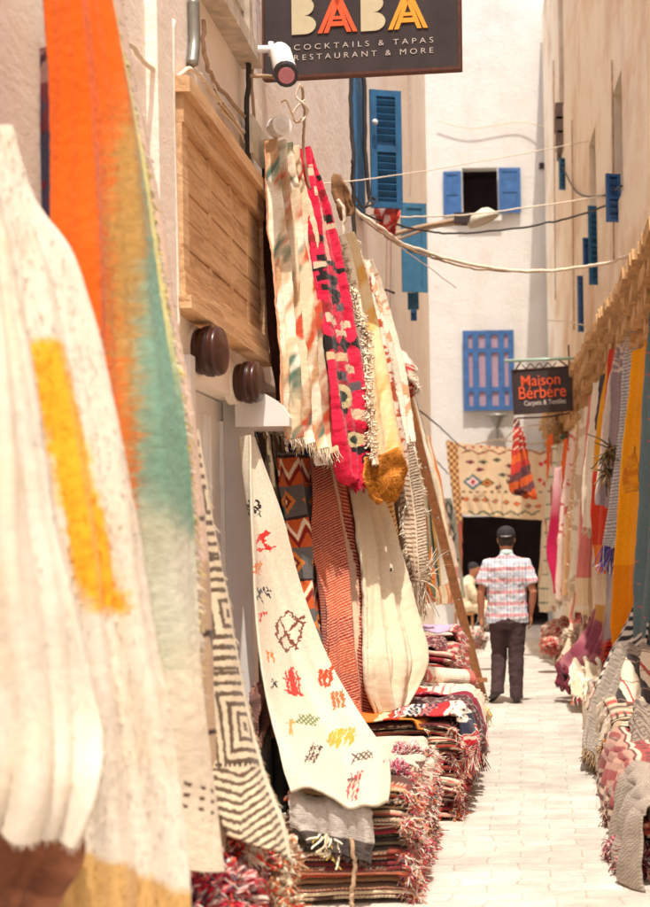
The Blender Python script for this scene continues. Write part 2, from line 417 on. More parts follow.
def p_herring(a, b, n=24, m=14):
    def f(U,V,X,Y): return put(full(U,a), ((V*n + tri(U*m/2)*1.0)%1)<.5, b)
    return f
def p_diag(a, b, n=26, sl=5, c2=None):
    def f(U,V,X,Y):
        o = put(full(U,a), ((V*n + U*sl)%1)<.42, b)
        return o
    return f
def p_speckle(pal, sx=30, sy=60, seed=1):
    pal = np.array(pal)
    def f(U,V,X,Y):
        q = vn(U*sx, V*sy, seed)*.999; q = (vn(np.floor(U*sx)+.0, np.floor(V*sy)+.0, seed)*len(pal)).astype(int) % len(pal)
        return pal[q]
    return f
W_ = c(238,228,208); CR = c(228,210,180); PK = c(206,60,78); MAR = c(104,28,38); RD = c(196,52,38); ORG = c(222,110,36)
MUS = c(214,150,42); TEAL = c(60,110,112); GRY = c(128,122,116); DGR = c(66,62,60); TN = c(186,146,102); OLV = c(92,86,56)
BLK = c(38,32,32); LIL = c(170,146,152); NAV = c(40,62,92); SAL = c(218,132,112); BRN = c(112,70,46); GRN = c(52,110,72)
exec_sections = True

# ================================================================== SETTING
def ground_mat():
    m, nt, b = new_mat('pale_paving')
    tc = N(nt,'ShaderNodeTexCoord')
    wn = N(nt,'ShaderNodeTexNoise', Scale=2.2, Detail=3.0); L(nt,tc.outputs['Object'],wn.inputs['Vector'])
    wv = N(nt,'ShaderNodeVectorMath', operation='SCALE'); L(nt,wn.outputs['Color'],wv.inputs[0]); wv.inputs['Scale'].default_value=.13
    wa = N(nt,'ShaderNodeVectorMath', operation='ADD'); L(nt,tc.outputs['Object'],wa.inputs[0]); L(nt,wv.outputs[0],wa.inputs[1])
    br = N(nt,'ShaderNodeTexBrick', Scale=1.0); L(nt,wa.outputs[0],br.inputs['Vector'])
    br.inputs['Brick Width'].default_value=.31; br.inputs['Row Height'].default_value=.17; br.inputs['Mortar Size'].default_value=.006
    br.inputs['Mortar Smooth'].default_value=.9; br.inputs['Color1'].default_value=(*c(213,206,195),1); br.inputs['Color2'].default_value=(*c(201,192,179),1)
    br.inputs['Mortar'].default_value=(*c(198,187,170),1)
    n1 = N(nt,'ShaderNodeTexNoise', Scale=2.2, Detail=8.0, Roughness=.7); L(nt,tc.outputs['Object'],n1.inputs['Vector'])
    r1 = N(nt,'ShaderNodeMapRange'); r1.inputs['From Min'].default_value=.35; r1.inputs['From Max'].default_value=.7; r1.inputs['To Min'].default_value=1.07; r1.inputs['To Max'].default_value=.80; L(nt,n1.outputs[0],r1.inputs[0])
    n3 = N(nt,'ShaderNodeTexNoise', Scale=24.0, Detail=4.0); L(nt,tc.outputs['Object'],n3.inputs['Vector'])
    r3 = N(nt,'ShaderNodeMapRange'); r3.inputs['From Min'].default_value=.25; r3.inputs['From Max'].default_value=.42; r3.inputs['To Min'].default_value=.8; r3.inputs['To Max'].default_value=1; L(nt,n3.outputs[0],r3.inputs[0])
    mu = N(nt,'ShaderNodeMath', operation='MULTIPLY'); L(nt,r1.outputs[0],mu.inputs[0]); L(nt,r3.outputs[0],mu.inputs[1])
    n5 = N(nt,'ShaderNodeTexNoise', Scale=.55, Detail=6.0, Roughness=.75); L(nt,tc.outputs['Object'],n5.inputs['Vector'])
    r5 = N(nt,'ShaderNodeMapRange'); r5.inputs['From Min'].default_value=.4; r5.inputs['From Max'].default_value=.62; r5.inputs['To Min'].default_value=1.04; r5.inputs['To Max'].default_value=.84; L(nt,n5.outputs[0],r5.inputs[0])
    mu2 = N(nt,'ShaderNodeMath', operation='MULTIPLY'); L(nt,mu.outputs[0],mu2.inputs[0]); L(nt,r5.outputs[0],mu2.inputs[1]); mu = mu2
    v = N(nt,'ShaderNodeVectorMath', operation='SCALE'); L(nt,br.outputs['Color'],v.inputs[0]); L(nt,mu.outputs[0],v.inputs['Scale'])
    L(nt,v.outputs[0],b.inputs['Base Color']); b.inputs['Roughness'].default_value=.8; b.inputs['Specular IOR Level'].default_value=.2
    ad = N(nt,'ShaderNodeMath', operation='MULTIPLY_ADD'); L(nt,br.outputs['Fac'],ad.inputs[0]); ad.inputs[1].default_value=-.7; L(nt,n1.outputs[0],ad.inputs[2])
    a2 = N(nt,'ShaderNodeMath', operation='MULTIPLY_ADD'); L(nt,n3.outputs[0],a2.inputs[0]); a2.inputs[1].default_value=.4; L(nt,ad.outputs[0],a2.inputs[2])
    bp = N(nt,'ShaderNodeBump', Strength=.6, Distance=.012); L(nt,a2.outputs[0],bp.inputs['Height']); L(nt,bp.outputs[0],b.inputs['Normal'])
    return m
g = raw('ground', [(-150,-60,0),(150,-60,0),(150,260,0),(-150,260,0)], [[0,1,2,3]], ground_mat(), smooth=False, loc=(0,0,0)); g['kind'] = 'structure'

def wall_bm(to3, a0, a1, z0, z1, holes, depth, thick=.4):
    """front face in (a,z) with rectangular holes and reveals; to3(a, z, d) -> point, d = depth into the wall"""
    bm = bmesh.new()
    A = sorted({a0,a1,*[h[0] for h in holes],*[h[1] for h in holes]}); Z = sorted({z0,z1,*[h[2] for h in holes],*[h[3] for h in holes]})
    def sub(L_, st):
        out = []
        for p, q in zip(L_[:-1], L_[1:]):
            n = max(1, int((q-p)/st)); out += [p+(q-p)*k/n for k in range(n)]
        return out+[L_[-1]]
    A, Z = sub(A, 1.0), sub(Z, 1.0)
    vv = {}
    def v(a,z,d=0):
        k = (round(a,4),round(z,4),round(d,3))
        if k not in vv: vv[k] = bm.verts.new(to3(a,z,d))
        return vv[k]
    for i in range(len(A)-1):
        for j in range(len(Z)-1):
            ca, cz = (A[i]+A[i+1])/2, (Z[j]+Z[j+1])/2
            if any(h[0]<ca<h[1] and h[2]<cz<h[3] for h in holes): continue
            bm.faces.new([v(A[i],Z[j]),v(A[i+1],Z[j]),v(A[i+1],Z[j+1]),v(A[i],Z[j+1])])
    def quad(*p): bm.faces.new([bm.verts.new(to3(*q)) for q in p])
    for h in holes:
        x0,x1,q0,q1 = h[:4]
        quad((x0,q0,0),(x0,q1,0),(x0,q1,depth),(x0,q0,depth)); quad((x1,q0,0),(x1,q0,depth),(x1,q1,depth),(x1,q1,0))
        quad((x0,q1,0),(x1,q1,0),(x1,q1,depth),(x0,q1,depth)); quad((x0,q0,0),(x0,q0,depth),(x1,q0,depth),(x1,q0,0))
    quad((a0,z1,0),(a1,z1,0),(a1,z1,thick),(a0,z1,thick))
    quad((a0,z0,0),(a0,z1,0),(a0,z1,thick),(a0,z0,thick)); quad((a1,z0,0),(a1,z0,thick),(a1,z1,thick),(a1,z1,0))
    return bm
def wbuild(name, bm, mat, parent):
    me = bpy.data.meshes.new(name); off = origin_of(parent)
    for v in bm.verts: v.co -= off
    bm.to_mesh(me); bm.free(); me.materials.append(mat)
    o = bpy.data.objects.new(name, me); COL.objects.link(o); o.parent = parent; return o
def roomy(name, x0,x1,y0,y1,z0,z1, mat, parent, skip):
    """inner faces of a room, open on one side"""
    bm = bmesh.new(); C_ = [(x0,y0,z0),(x1,y0,z0),(x1,y1,z0),(x0,y1,z0),(x0,y0,z1),(x1,y0,z1),(x1,y1,z1),(x0,y1,z1)]
    vs = [bm.verts.new(v) for v in C_]
    for k, f in {'bottom':(0,1,2,3),'top':(4,7,6,5),'y0':(0,4,5,1),'x1':(1,5,6,2),'y1':(2,6,7,3),'x0':(3,7,4,0)}.items():
        if k != skip: bm.faces.new([vs[i] for i in f])
    return wbuild(name, bm, mat, parent)
def frame_M(p0, p1, up=Vector((0,0,1))):
    """matrix: local x along p0->p1, local y up, local z towards the camera side; origin p0"""
    x = (p1-p0).normalized(); z = x.cross(up).normalized(); y = z.cross(x).normalized()
    if z.y > 0 and abs(z.y) > .2: z = -z
    M = Matrix(((x.x,y.x,z.x,p0.x),(x.y,y.y,z.y,p0.y),(x.z,y.z,z.z,p0.z),(0,0,0,1))); return M

# ---- left building
LB = empty('plaster_building', (XL,10,0), 'long cream plaster building on the left with a tan lintel and teal shutters', 'building')
LEFT_HOLES = [(8.05,9.62,0,2.42),(9.8,11.3,0,2.62)]
wbuild('wall', wall_bm(lambda a,z,d: Vector((XL-d,a,z)), .5, 29, 0, 13, LEFT_HOLES, .3, 3.0), M_LEFT, LB)
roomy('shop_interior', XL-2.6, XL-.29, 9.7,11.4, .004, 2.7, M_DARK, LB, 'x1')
# white door in the near opening
bm = bmesh.new(); box(bm, XL-.16, XL-.11, 8.052, 9.616, .01, 2.41)
for k in range(3):
    y0 = 8.14+k*.49; box(bm, XL-.109, XL-.085, y0, y0+.03, .15, 2.3); box(bm, XL-.109, XL-.085, y0+.37, y0+.40, .15, 2.3)
d_ = from_bm('door', bm, M_WHITE, LB, bevel=.004)
for q in ((XL-.105, XL+.05, 9.60, 9.74, .003, 2.5), (XL-.105, XL+.04, 7.96, 8.07, .003, 2.5)):
    bm = bmesh.new(); box(bm, *q); from_bm('door_jamb', bm, M_WHITE, LB, bevel=.01)
# tan lintel panel with mouldings, seen along the wall
zA = PX(175,124,XL).z; 
y0_, y1_ = 7.72, 10.22; zb, zt = 2.74, 3.66
bm = bmesh.new()
box(bm, XL-.02, XL+.035, y0_, y1_, zb, zt)
box(bm, XL-.02, XL+.11, y0_-.03, y1_+.03, zt, zt+.07); box(bm, XL-.02, XL+.075, y0_, y1_, zt-.13, zt-.002)
box(bm, XL-.02, XL+.10, y0_-.02, y1_+.02, zb-.06, zb); box(bm, XL-.02, XL+.07, y0_, y1_, zb+.002, zb+.11)
box(bm, XL-.02, XL+.065, y0_, y0_+.13, zb+.112, zt-.132); box(bm, XL-.02, XL+.065, y1_-.13, y1_, zb+.112, zt-.132)
for yy in (8.45,9.05,9.6): box(bm, XL-.02, XL+.05, yy, yy+.06, zb+.112, zt-.132)
for q in range(5): box(bm, XL-.02, XL+.042+.004*(q%2), y0_+.132, y1_-.132, zb+.116+q*.133, zb+.240+q*.133)
o = from_bm('lintel', bm, M_WOODP, LB, bevel=.012)
# pilaster beside the lintel and a grey window casing above
bm = bmesh.new(); box(bm, XL-.02, XL+.05, 7.3, 7.62, 0, 4.3); from_bm('pilaster', bm, M_LEFT, LB, bevel=.015)
M_GREYW = simple('grey_wood', c(196,180,160), .8, 0, .3, 10, .3)
bm = bmesh.new()
a0, a1, q0, q1 = 8.35, 9.75, 4.45, 6.3
box(bm, XL-.02, XL+.03, a0, a1, q0, q1)
for yy in (a0, (a0+a1)/2-.04, a1-.08): box(bm, XL-.02, XL+.075, yy, yy+.08, q0, q1)
box(bm, XL-.02, XL+.12, a0-.08, a1+.08, q0-.09, q0-.002)
for k in range(16): box(bm, XL+.03, XL+.045, a0+.09, a1-.09, q0+.08+k*.11, q0+.14+k*.11)
from_bm('window_casing', bm, M_GREYW, LB, bevel=.006)
def shutter(parent, tl, tr, br, bl, DL, DR, mat, slats=True, name='shutter', th=.04):
    """louvred shutter leaf standing open into the street"""
    p0, p1 = P(*bl,DL), P(*br,DR); p1.z = p0.z; M = frame_M(p0,p1); w = (p1-p0).length; h = P(*tl,DL).z-p0.z
    bm = bmesh.new(); s = min(.07, w*.2)
    box(bm, 0,s,0,h,0,th,M); box(bm, w-s,w,0,h,0,th,M)
    for q in (0, h*.5-s/2, h-s): box(bm, s,w-s,q+.001,q+s-.001,0,th*.95,M)
    if slats:
        n = int(h/.075)
        for k in range(n):
            q = s+(h-2*s)*k/n
            if abs(q-h*.5) < s: continue
            vs = box(bm, s,w-s,q,q+.05,th*.2,th*.55); R = Matrix.Translation((0,q,0)) @ Matrix.Rotation(.5,4,'X') @ Matrix.Translation((0,-q,0))
            for v in vs: v.co = M @ (R @ v.co)
        box(bm, s,w-s,s,h-s,0,th*.12,M)
    else: box(bm, s,w-s,s,h-s,th*.2,th*.6,M)
    return from_bm(name, bm, mat, parent, bevel=.003)
s1 = shutter(LB, (368,90),(401,86),(402,203),(371,208), 17.0, 17.1, M_TEAL)
kn = bmesh.new(); ball(kn, P(375,122,16.9), .03,.03,.03); from_bm('handle', kn, M_WHITE, s1, smooth=True)
bm = bmesh.new(); q = P(369,212,17); box(bm, XL-.01, XL+.045, 16.2, 17.0, 4.85, 6.5); from_bm('shutter', bm, M_TEAL, LB, bevel=.01)
shutter(LB, (399,203),(425,199),(427,289),(402,292), 20.6, 20.7, M_SLATE, False)
shutter(LB, (406,293),(421,292),(419,308),(408,310), 20.9, 20.9, M_SLATE, False)
shutter(LB, (410,306),(418,306),(417,320),(411,321), 21.2, 21.2, M_BLUE, False)
# ---- end building
EB = empty('white_house', (0,33.6,0), 'tall white house closing the end of the alley with blue shuttered windows', 'building')
DE = 33.6
wtl = P(462,168,DE); wbr = P(498,214,DE); door = (-1.32,.40,0,2.16)
bm = wall_bm(lambda a,z,d: Vector((a,DE+d,z)), -9, 9, 0, 17, [door,(wtl.x,wbr.x,wbr.z,wtl.z)], .35, 4)
wbuild('wall', bm, M_END, EB)
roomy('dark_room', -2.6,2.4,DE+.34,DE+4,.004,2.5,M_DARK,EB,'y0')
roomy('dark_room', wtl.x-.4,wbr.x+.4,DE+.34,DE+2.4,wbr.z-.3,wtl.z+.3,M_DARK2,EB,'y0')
shutter(EB, (443,172),(462,170),(462,214),(444,215), DE-.06, DE-.10, M_BLUE, False)
shutter(EB, (498,168),(520,167),(521,212),(499,213), DE-.10, DE-.06, M_BLUE, False)
# lower window: blue lattice of four columns and three rows over lilac panes
p0, p1 = P(464,411,DE-.09), P(515,409,DE-.09); p1.z = p0.z; p1.y = p0.y; M = frame_M(p0,p1); w = (p1-p0).length; h = P(463,331,DE-.09).z-p0.z
bm = bmesh.new(); xs = np.linspace(0,w,5); zs = [0,.41,1.18,h]
for k,xx in enumerate(xs): 
    ww = .11 if k in(0,4) else .12; x_ = 0 if k==0 else (w-ww if k==4 else xx-ww/2); box(bm, x_,x_+ww,0,h,0,.05,M)
for k,zz in enumerate(zs):
    z_ = 0 if k==0 else (h-.09 if k==3 else zz-.04); box(bm, .002,w-.002,z_+.001,z_+.089,.002,.045,M)
wf = from_bm('window', bm, M_BLUE, EB, bevel=.008)
bm = bmesh.new(); box(bm, .04,w-.04,.04,h-.04,-.05,.012,M); from_bm('pane', bm, M_LILAC, wf)
bm = bmesh.new(); a = P(539,163,DE); b_ = P(549,169,DE); box(bm, a.x,b_.x,DE-.03,DE+.1,b_.z,a.z); from_bm('vent', bm, M_SIGN, EB, bevel=.01)
# ---- right building
RB = empty('plaster_building', (1.2,15,0), 'stained cream plaster building on the right with weathered blue shutters', 'building')
RH = [(16.9,17.9,5.1,6.3),(20.4,21.5,4.9,6.6),(26.5,27.8,8.5,10.6)]
wbuild('wall', wall_bm(lambda a,z,d: Vector((XR(a)+d,a,z)), 2, 16.6, 0, 7.2, [], .25, 4), M_RIGHT, RB)
wbuild('wall', wall_bm(lambda a,z,d: Vector((XR(a)+d,a,z)), 16.6, 19.6, 0, 8.2, RH[:1], .25, 4), M_RIGHT, RB)
wbuild('wall', wall_bm(lambda a,z,d: Vector((XR(a)+d,a,z)), 19.6, 33.4, 0, 12, RH[1:], .25, 4), M_RIGHT, RB)
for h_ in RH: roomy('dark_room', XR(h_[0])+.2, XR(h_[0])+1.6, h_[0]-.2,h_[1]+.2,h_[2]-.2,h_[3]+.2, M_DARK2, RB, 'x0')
for (tl,tr,br,bl,D,mt) in [((604,174),(620,190),(620,222),(606,222),17.5,M_BLUE),((586,206),(601,200),(602,282),(589,285),20.4,M_TEAL),((582,238),(592,236),(593,266),(583,268),21.4,M_BLUE),
        ((575,276),(586,272),(587,328),(578,332),23.0,M_BLUE),((558,158),(566,154),(566,188),(559,190),26.6,M_SLATE)]:
    shutter(RB, tl,tr,br,bl, D, D+.05, mt, True)
bm = bmesh.new(); 
for k in range(3):
    a = P(555+k,104+k*17,27+k*.2); box(bm, a.x, XR(27)+.1, 26.9, 27.9, a.z-.26, a.z)
from_bm('window_casing', bm, simple('grey_brown_wood', c(120,100,92), .8, 0, .3, 9, .3), RB, bevel=.02)
# stepped brick ledge the rugs hang below
bm = bmesh.new(); r_ = random.Random(5); D = 9.0; k = 0
while D < 32.8:
    for row in range(4):
        ln = .2+r_.random()*.08; z = 3.42+row*.155; out = .06+.045*row+r_.random()*.035
        D0 = D+row*.07; x = XR(D0)
        vs = box(bm, -out, .05, 0, ln, 0, .10+r_.random()*.02)
        R = Matrix.Translation((x,D0,z+r_.uniform(-.015,.015))) @ Matrix.Rotation(r_.uniform(-.12,.12)+.0,4,'Z') @ Matrix.Rotation(-.35+r_.uniform(-.12,.12),4,'X')
        for v in vs: v.co = R @ v.co
    D += .33
lg = from_bm('brick_ledge', bm, M_TERRA, RB, bevel=.012)

for (x_,ya,yb,of) in [(553.5,60,300,.03),(572,120,330,.04),(612,60,260,.03)]:
    wire('pipe', [PR(x_,ya,of),PR(x_+1,(ya+yb)/2,of),PR(x_+2,yb,of)], .013, simple('aged_pipe', c(206,174,146), .7, 0, .3, 12), parent=RB)
wire('cable', [PR(556,150,.04),PR(575,190,.04),PR(600,196,.04),PR(622,186,.04)], .012, M_CABLE, parent=RB)
bm = bmesh.new(); a = P(462,216,DE); b_ = P(499,214,DE); box(bm, a.x-.06,b_.x+.06,DE-.12,DE-.002,a.z-.12,a.z-.02); from_bm('sill', bm, M_END, EB, bevel=.015)
wire('cable', [P(437,120,33.5),P(470,128,33.5),P(520,122,33.5),P(550,128,33.4)], .012, M_ROPE, parent=EB)
# ================================================================== SIGNS
def text_obj(name, txt, M, width, height, mat, parent, depth=.006, bold=.0, spacing=1.0):
    cu = bpy.data.curves.new(name,'FONT'); cu.body = txt; cu.extrude = depth/2; cu.offset = bold; cu.space_character = spacing
    t = bpy.data.objects.new(name+'_tmp', cu); COL.objects.link(t); bpy.context.view_layer.update()
    dg = bpy.context.evaluated_depsgraph_get(); me = bpy.data.meshes.new_from_object(t.evaluated_get(dg))
    bpy.data.objects.remove(t); bpy.data.curves.remove(cu)
    xs = [v.co.x for v in me.vertices]; ys = [v.co.y for v in me.vertices]
    x0,x1,y0,y1 = min(xs),max(xs),min(ys),max(ys); off = origin_of(parent)
    for v in me.vertices:
        q = Vector(((v.co.x-x0)/(x1-x0)*width, (v.co.y-y0)/(y1-y0)*height, v.co.z+depth/2)); v.co = (M @ q) - off
    me.materials.clear(); me.materials.append(mat); me.name = name
    o = bpy.data.objects.new(name, me); COL.objects.link(o); o.parent = parent; return o
def T(M, x, y, z=0): return M @ Matrix.Translation((x,y,z))
# near signboard
pl, pr = P(265,77,10.4), P(458.5,66.5,10.22); M = frame_M(pl, pr); 
Wd = (pr-pl).length; k = Wd/193.5          # metres per photo pixel on this board
# shear-free tilt: the board's own axes follow its lower edge
xax = (pr-pl).normalized(); nrm = xax.cross(Vector((0,0,1))).normalized(); yax = nrm.cross(xax).normalized()
M = Matrix(((xax.x,yax.x,nrm.x,pl.x),(xax.y,yax.y,nrm.y,pl.y),(xax.z,yax.z,nrm.z,pl.z),(0,0,0,1)))
SG = empty('hanging_sign', pl, 'big dark restaurant sign high on the left with block letters in beige, orange and amber', 'sign')
bm = bmesh.new(); box(bm, 0, Wd, 0, 104*k, -.05, 0, M); from_bm('board', bm, M_SIGN, SG, bevel=.004)
bm = bmesh.new(); box(bm, -.004, Wd+.004, -.018, -.001, -.065, .012, M); box(bm, -.014,-.001,-.018,104*k,-.06,.008,M); box(bm, Wd+.001,Wd+.014,-.018,104*k,-.06,.008,M)
from_bm('frame', bm, M_RUST, SG, bevel=.003)
bm = bmesh.new(); box(bm, -.25,Wd*.6,104*k+.03,104*k+.07,-.05,-.01,M); box(bm,.1,.13,104*k-.002,104*k+.032,-.04,-.02,M); from_bm('bracket', bm, M_RUST, SG)
def letter_B(x, y, w, h):
    pts = [(0,0),(w*.55,0)]
    for q in range(9): a = -math.pi/2+math.pi*q/8; pts.append((w*.55+w*.45*math.cos(a), h*.25+h*.25*math.sin(a)))
    for q in range(9): a = -math.pi/2+math.pi*q/8; pts.append((w*.5+w*.42*math.cos(a), h*.75+h*.25*math.sin(a)))
    pts.append((0,h)); pp = []
    for p in pts:
        if not pp or (Vector(p)-Vector(pp[-1])).length > 1e-5: pp.append(p)
    return [(x+p[0],y+p[1]) for p in pp]
for i,(x_,w_) in enumerate([(28,24.5),(97.5,24.5)]):
    bm = bmesh.new(); poly(bm, letter_B(x_*k, (39.5 if i==0 else 39)*k, w_*k, 36*k), .006, T(M,0,0,.001)); o=from_bm('letter', bm, M_BEIGE, SG)
def letter_A(x, y, w, h, mat):
    bm = bmesh.new(); s = w/2
    def bar(x0,y0,x1,y1,t): 
        poly(bm, [(x+x0-t/2,y+y0),(x+x0+t/2,y+y0),(x+x1+t/2,y+y1),(x+x1-t/2,y+y1)], .006, T(M,0,0,.001))
    t = w*.115
    for off in (0, w*.155):
        bar(t/2+off,0,s-w*.02+off*.25,h-off*.9,t); bar(w-t/2-off,0,s+w*.02-off*.25+.0005,h-off*.9-.0003,t)
    poly(bm, [(x+w*.30,y+h*.17),(x+w*.70,y+h*.17),(x+w*.655,y+h*.29),(x+w*.345,y+h*.29)], .0065, T(M,0,0,.001))
    poly(bm, [(x+w*.345,y+h*.34),(x+w*.655,y+h*.34),(x+w*.62,y+h*.43),(x+w*.38,y+h*.43)], .0065, T(M,0,0,.001))
    from_bm('letter', bm, mat, SG)
letter_A(54*k, 39.5*k, 40*k, 37*k, M_ORANGE); letter_A(124.5*k, 39*k, 39.5*k, 37*k, M_AMBER)
text_obj('lettering', 'COCKTAILS & TAPAS', T(M,30*k,24.5*k,.001), 139*k, 5.2*k, M_PALE, SG, .003, -.012, 1.6)
text_obj('lettering', 'RESTAURANT & MORE', T(M,30*k,14.5*k,.001), 139*k, 5.2*k, M_PALE, SG, .003, -.012, 1.6)
# far shop sign
D_ = 23.0; pl, pr = P(514.5,414,D_), P(572.5,410,D_-.12)
xax = (pr-pl).normalized(); nrm = xax.cross(Vector((0,0,1))).normalized(); yax = nrm.cross(xax).normalized()
M = Matrix(((xax.x,yax.x,nrm.x,pl.x),(xax.y,yax.y,nrm.y,pl.y),(xax.z,yax.z,nrm.z,pl.z),(0,0,0,1)))
Wd = (pr-pl).length; k = Wd/58.1
S2 = empty('hanging_sign', pl, 'small dark carpet shop sign with orange lettering hanging below a pale green bar', 'sign')
bm = bmesh.new(); box(bm, 0,Wd,0,43*k,-.04,0,M); from_bm('board', bm, M_SIGN, S2, bevel=.004)
bm = bmesh.new(); e=.012
box(bm,-e,Wd+e,-e,-.001,-.05,.012,M); box(bm,-e,Wd+e,43*k+.001,43*k+e,-.05,.012,M); box(bm,-e,-.001,0,43*k,-.05,.012,M); box(bm,Wd+.001,Wd+e,0,43*k,-.05,.012,M); from_bm('frame', bm, M_RUST, S2)
bm = bmesh.new(); tube(bm, [P(505,361,D_), P(590,357.5,D_-.1)], .022, 8); from_bm('bar', bm, M_GREENM, S2, smooth=True)
for (a,b_) in [((521,361.5),(515.5,370)),((559,360),(568,366.5)),((568.5,345),(569.5,368))]: wire('hanger', [P(*a,D_-.01),P(*b_,D_-.02)], .012, M_RUST, parent=S2)
sp = [P(522+q*4.3, 366+(2.6 if q%2 else -1.8)-q*.25, D_-.02) for q in range(9)]; wire('scrollwork', sp, .008, M_RUST, parent=S2)
text_obj('lettering', 'Maison', T(M,8.5*k,26.5*k,.001), 39*k, 10.8*k, M_ORANGE, S2, .008, .004)
text_obj('lettering', 'Bérbére', T(M,5.7*k,14*k,.001), 47*k, 12.2*k, M_ORANGE, S2, .008, .004)
text_obj('lettering', 'Carpets & Textiles', T(M,10.5*k,5.8*k,.001), 41.5*k, 6.4*k, M_PALE, S2, .006, .008)
wire('hanger', [P(517,418,D_),P(545,417,D_),P(570,413,D_)], .012, M_RUST, parent=S2)
wire('hanger', [P(556,417,D_),P(557,421,D_)], .012, M_RUST, parent=S2)

# ================================================================== FIXTURES
# security camera
pc = P(272,55,9.7)
CC = empty('security_camera', pc, 'white security camera on a wall bracket beside the big dark sign', 'security camera')
bm = bmesh.new(); tube(bm, [P(246,50,9.66),P(270,49,9.7)], .022, 10); tube(bm,[P(271,42,9.7),P(271,56,9.7)],.016,10); tube(bm,[P(244,44,9.62),P(244,56,9.62)],.05,12); from_bm('bracket', bm, M_WHITE, CC, smooth=True)
bm = bmesh.new(); a, b_ = P(280,50,9.75), P(286,74,9.35)
tube(bm, [a, a+(b_-a)*.15, b_], [.048,.062,.066], 14); o = from_bm('housing', bm, M_WHITE, CC, smooth=True)
bm = bmesh.new(); d_ = (b_-a).normalized(); tube(bm, [b_-d_*.01, b_+d_*.03], [.072,.066], 14); from_bm('bezel', bm, M_BLACK, CC, smooth=False)
bm = bmesh.new(); tube(bm, [b_+d_*.028, b_+d_*.036], [.048,.044], 14); from_bm('lens', bm, M_PINKG, CC, smooth=False)
wire('arm', [P(250,76,9.6),P(268,76,9.62),P(276,78,9.5)], .012, M_TAN, parent=CC)
# glazed bosses beside the door
for i,(x_,y_,lb) in enumerate([(199,353,'larger round brown wall lamp, the one nearer the orange rug'),(240,384,'smaller round brown wall lamp above the white bracket')]):
    b0 = PX(x_-7,y_-1,XL); s_ = .125 if i==0 else .118; ax = Vector((1,-.15,0)).normalized()
    LM = empty('wall_lamp', b0, lb, 'wall lamp', 'round brown lamps on the left wall')
    bm = bmesh.new(); tube(bm, [b0-ax*.02, b0+ax*.03], [s_*1.02,s_*.98], 28); from_bm('base', bm, M_LEFT, LM, smooth=False)
    bm = bmesh.new(); prof = [(.031,.86),(.05,.9),(.06,.82),(.07,.96),(.10,1.0),(.115,.86),(.128,.97),(.15,.9),(.158,.7),(.15,.55)]
    tube(bm, [b0+ax*p[0] for p in prof], [s_*p[1] for p in prof], 28); from_bm('housing', bm, M_BROWN, LM, smooth=True)
# white moulded bracket over the shop opening
bm = bmesh.new(); pts = [(0,0),(.30,0),(.30,.05),(.26,.12),(.17,.18),(.06,.215),(0,.22)]
Mb = Matrix(((1,0,0,XL-.01),(0,0,1,9.45),(0,1,0,PX(250,432,XL).z),(0,0,0,1)))
poly(bm, pts, .42, Mb); o = from_bm('wall_bracket', bm, M_WHITE, bevel=.015); tag(o, 'white moulded plaster bracket jutting out under the brown wall lamps', 'wall bracket')
# pipes, cables and boxes on the left wall
def wp(x,y,o=.03): return PX(x,y,XL+o)
wire('drain_pipe', [wp(172,20),wp(172,110),wp(175,230),wp(177,330)], .016, M_LEFT, 'thin plaster coloured pipe running down beside the tan lintel', 'pipe')
wire('drain_pipe', [wp(193,0),wp(194,40),wp(192,64)], .03, M_METAL, 'short grey metal pipe dropping to a cable bend near the top left', 'pipe')
wire('wall_cable', [wp(126,40),wp(150,66),wp(172,76),(wp(190,70)),wp(205,80),wp(225,110),wp(247,135)], .012, M_ROPE, 'pale cable sagging from the top left pipe down to the junction plate', 'cable')
wire('wall_cable', [wp(203,20),wp(205,60),wp(222,92),wp(246,118)], .012, M_TAN, 'brown cable under the grey window casing', 'cable')
wire('wall_cable', [wp(176,76),wp(172,98),wp(186,112),wp(205,125),wp(232,170)], .008, M_TAN, 'thin tan cable looping over the lintel corner', 'cable')
wire('wall_cable', [wp(246,0,.05),wp(247,60,.05),wp(248,110,.05),wp(249,160,.05)], .016, M_CABLE, 'thick black cable dropping straight behind the security camera', 'cable')
wire('wall_cable', [wp(251,0,.05),wp(252,90,.05),wp(256,140,.05)], .010, M_TAN, 'slim tan cable beside the thick black one', 'cable')
for q in range(5): wire('wall_cable', [wp(212+q*2,82+q*7,.02),wp(222+q*3,100+q*6,.05),wp(238+q*2,124+q*5,.03)], .005, M_TAN if q%2 else M_ROPE, 'thin loose cable in the bundle slanting down to the junction plate', 'cable', 'loose cables slanting to the junction plate')
bm = bmesh.new(); a = PX(249,114,XL+.06); 
box(bm, -.0,.02,0,.9,-.22,0, Matrix.Translation(a)); o=from_bm('junction_plate', bm, simple('clear_box', c(196,184,160), .3, 0, .15), bevel=.006); tag(o,'square pale junction plate on the wall under the security camera','junction box')
bm = bmesh.new(); a = P(283,126,9.9); tube(bm,[a+Vector((-.05,.05,0)),a+Vector((.0,-.03,0))],[.06,.062],14); tube(bm,[a+Vector((.0,-.031,0)),a+Vector((.0,-.05,0))],[.04,.03],14)
o=from_bm('insulator', bm, M_WHITE, smooth=False); tag(o,'small round white insulator beside the junction plate','insulator')
wire('cable_coil', [P(300,84,10.0),P(296,96,10),P(304,104,10),P(308,112,10.05),P(300,122,10),P(292,118,10),P(296,108,10),P(305,100,10)], .007, M_ROPE, 'loose coil of white cable hanging under the big dark sign', 'cable')
wire('cable_coil', [P(281,102,9.9),P(286,100,9.9),P(290,108,9.9),P(296,122,9.9),P(302,118,9.9)], .007, M_TAN, 'curl of brown cable left of the white coil', 'cable')
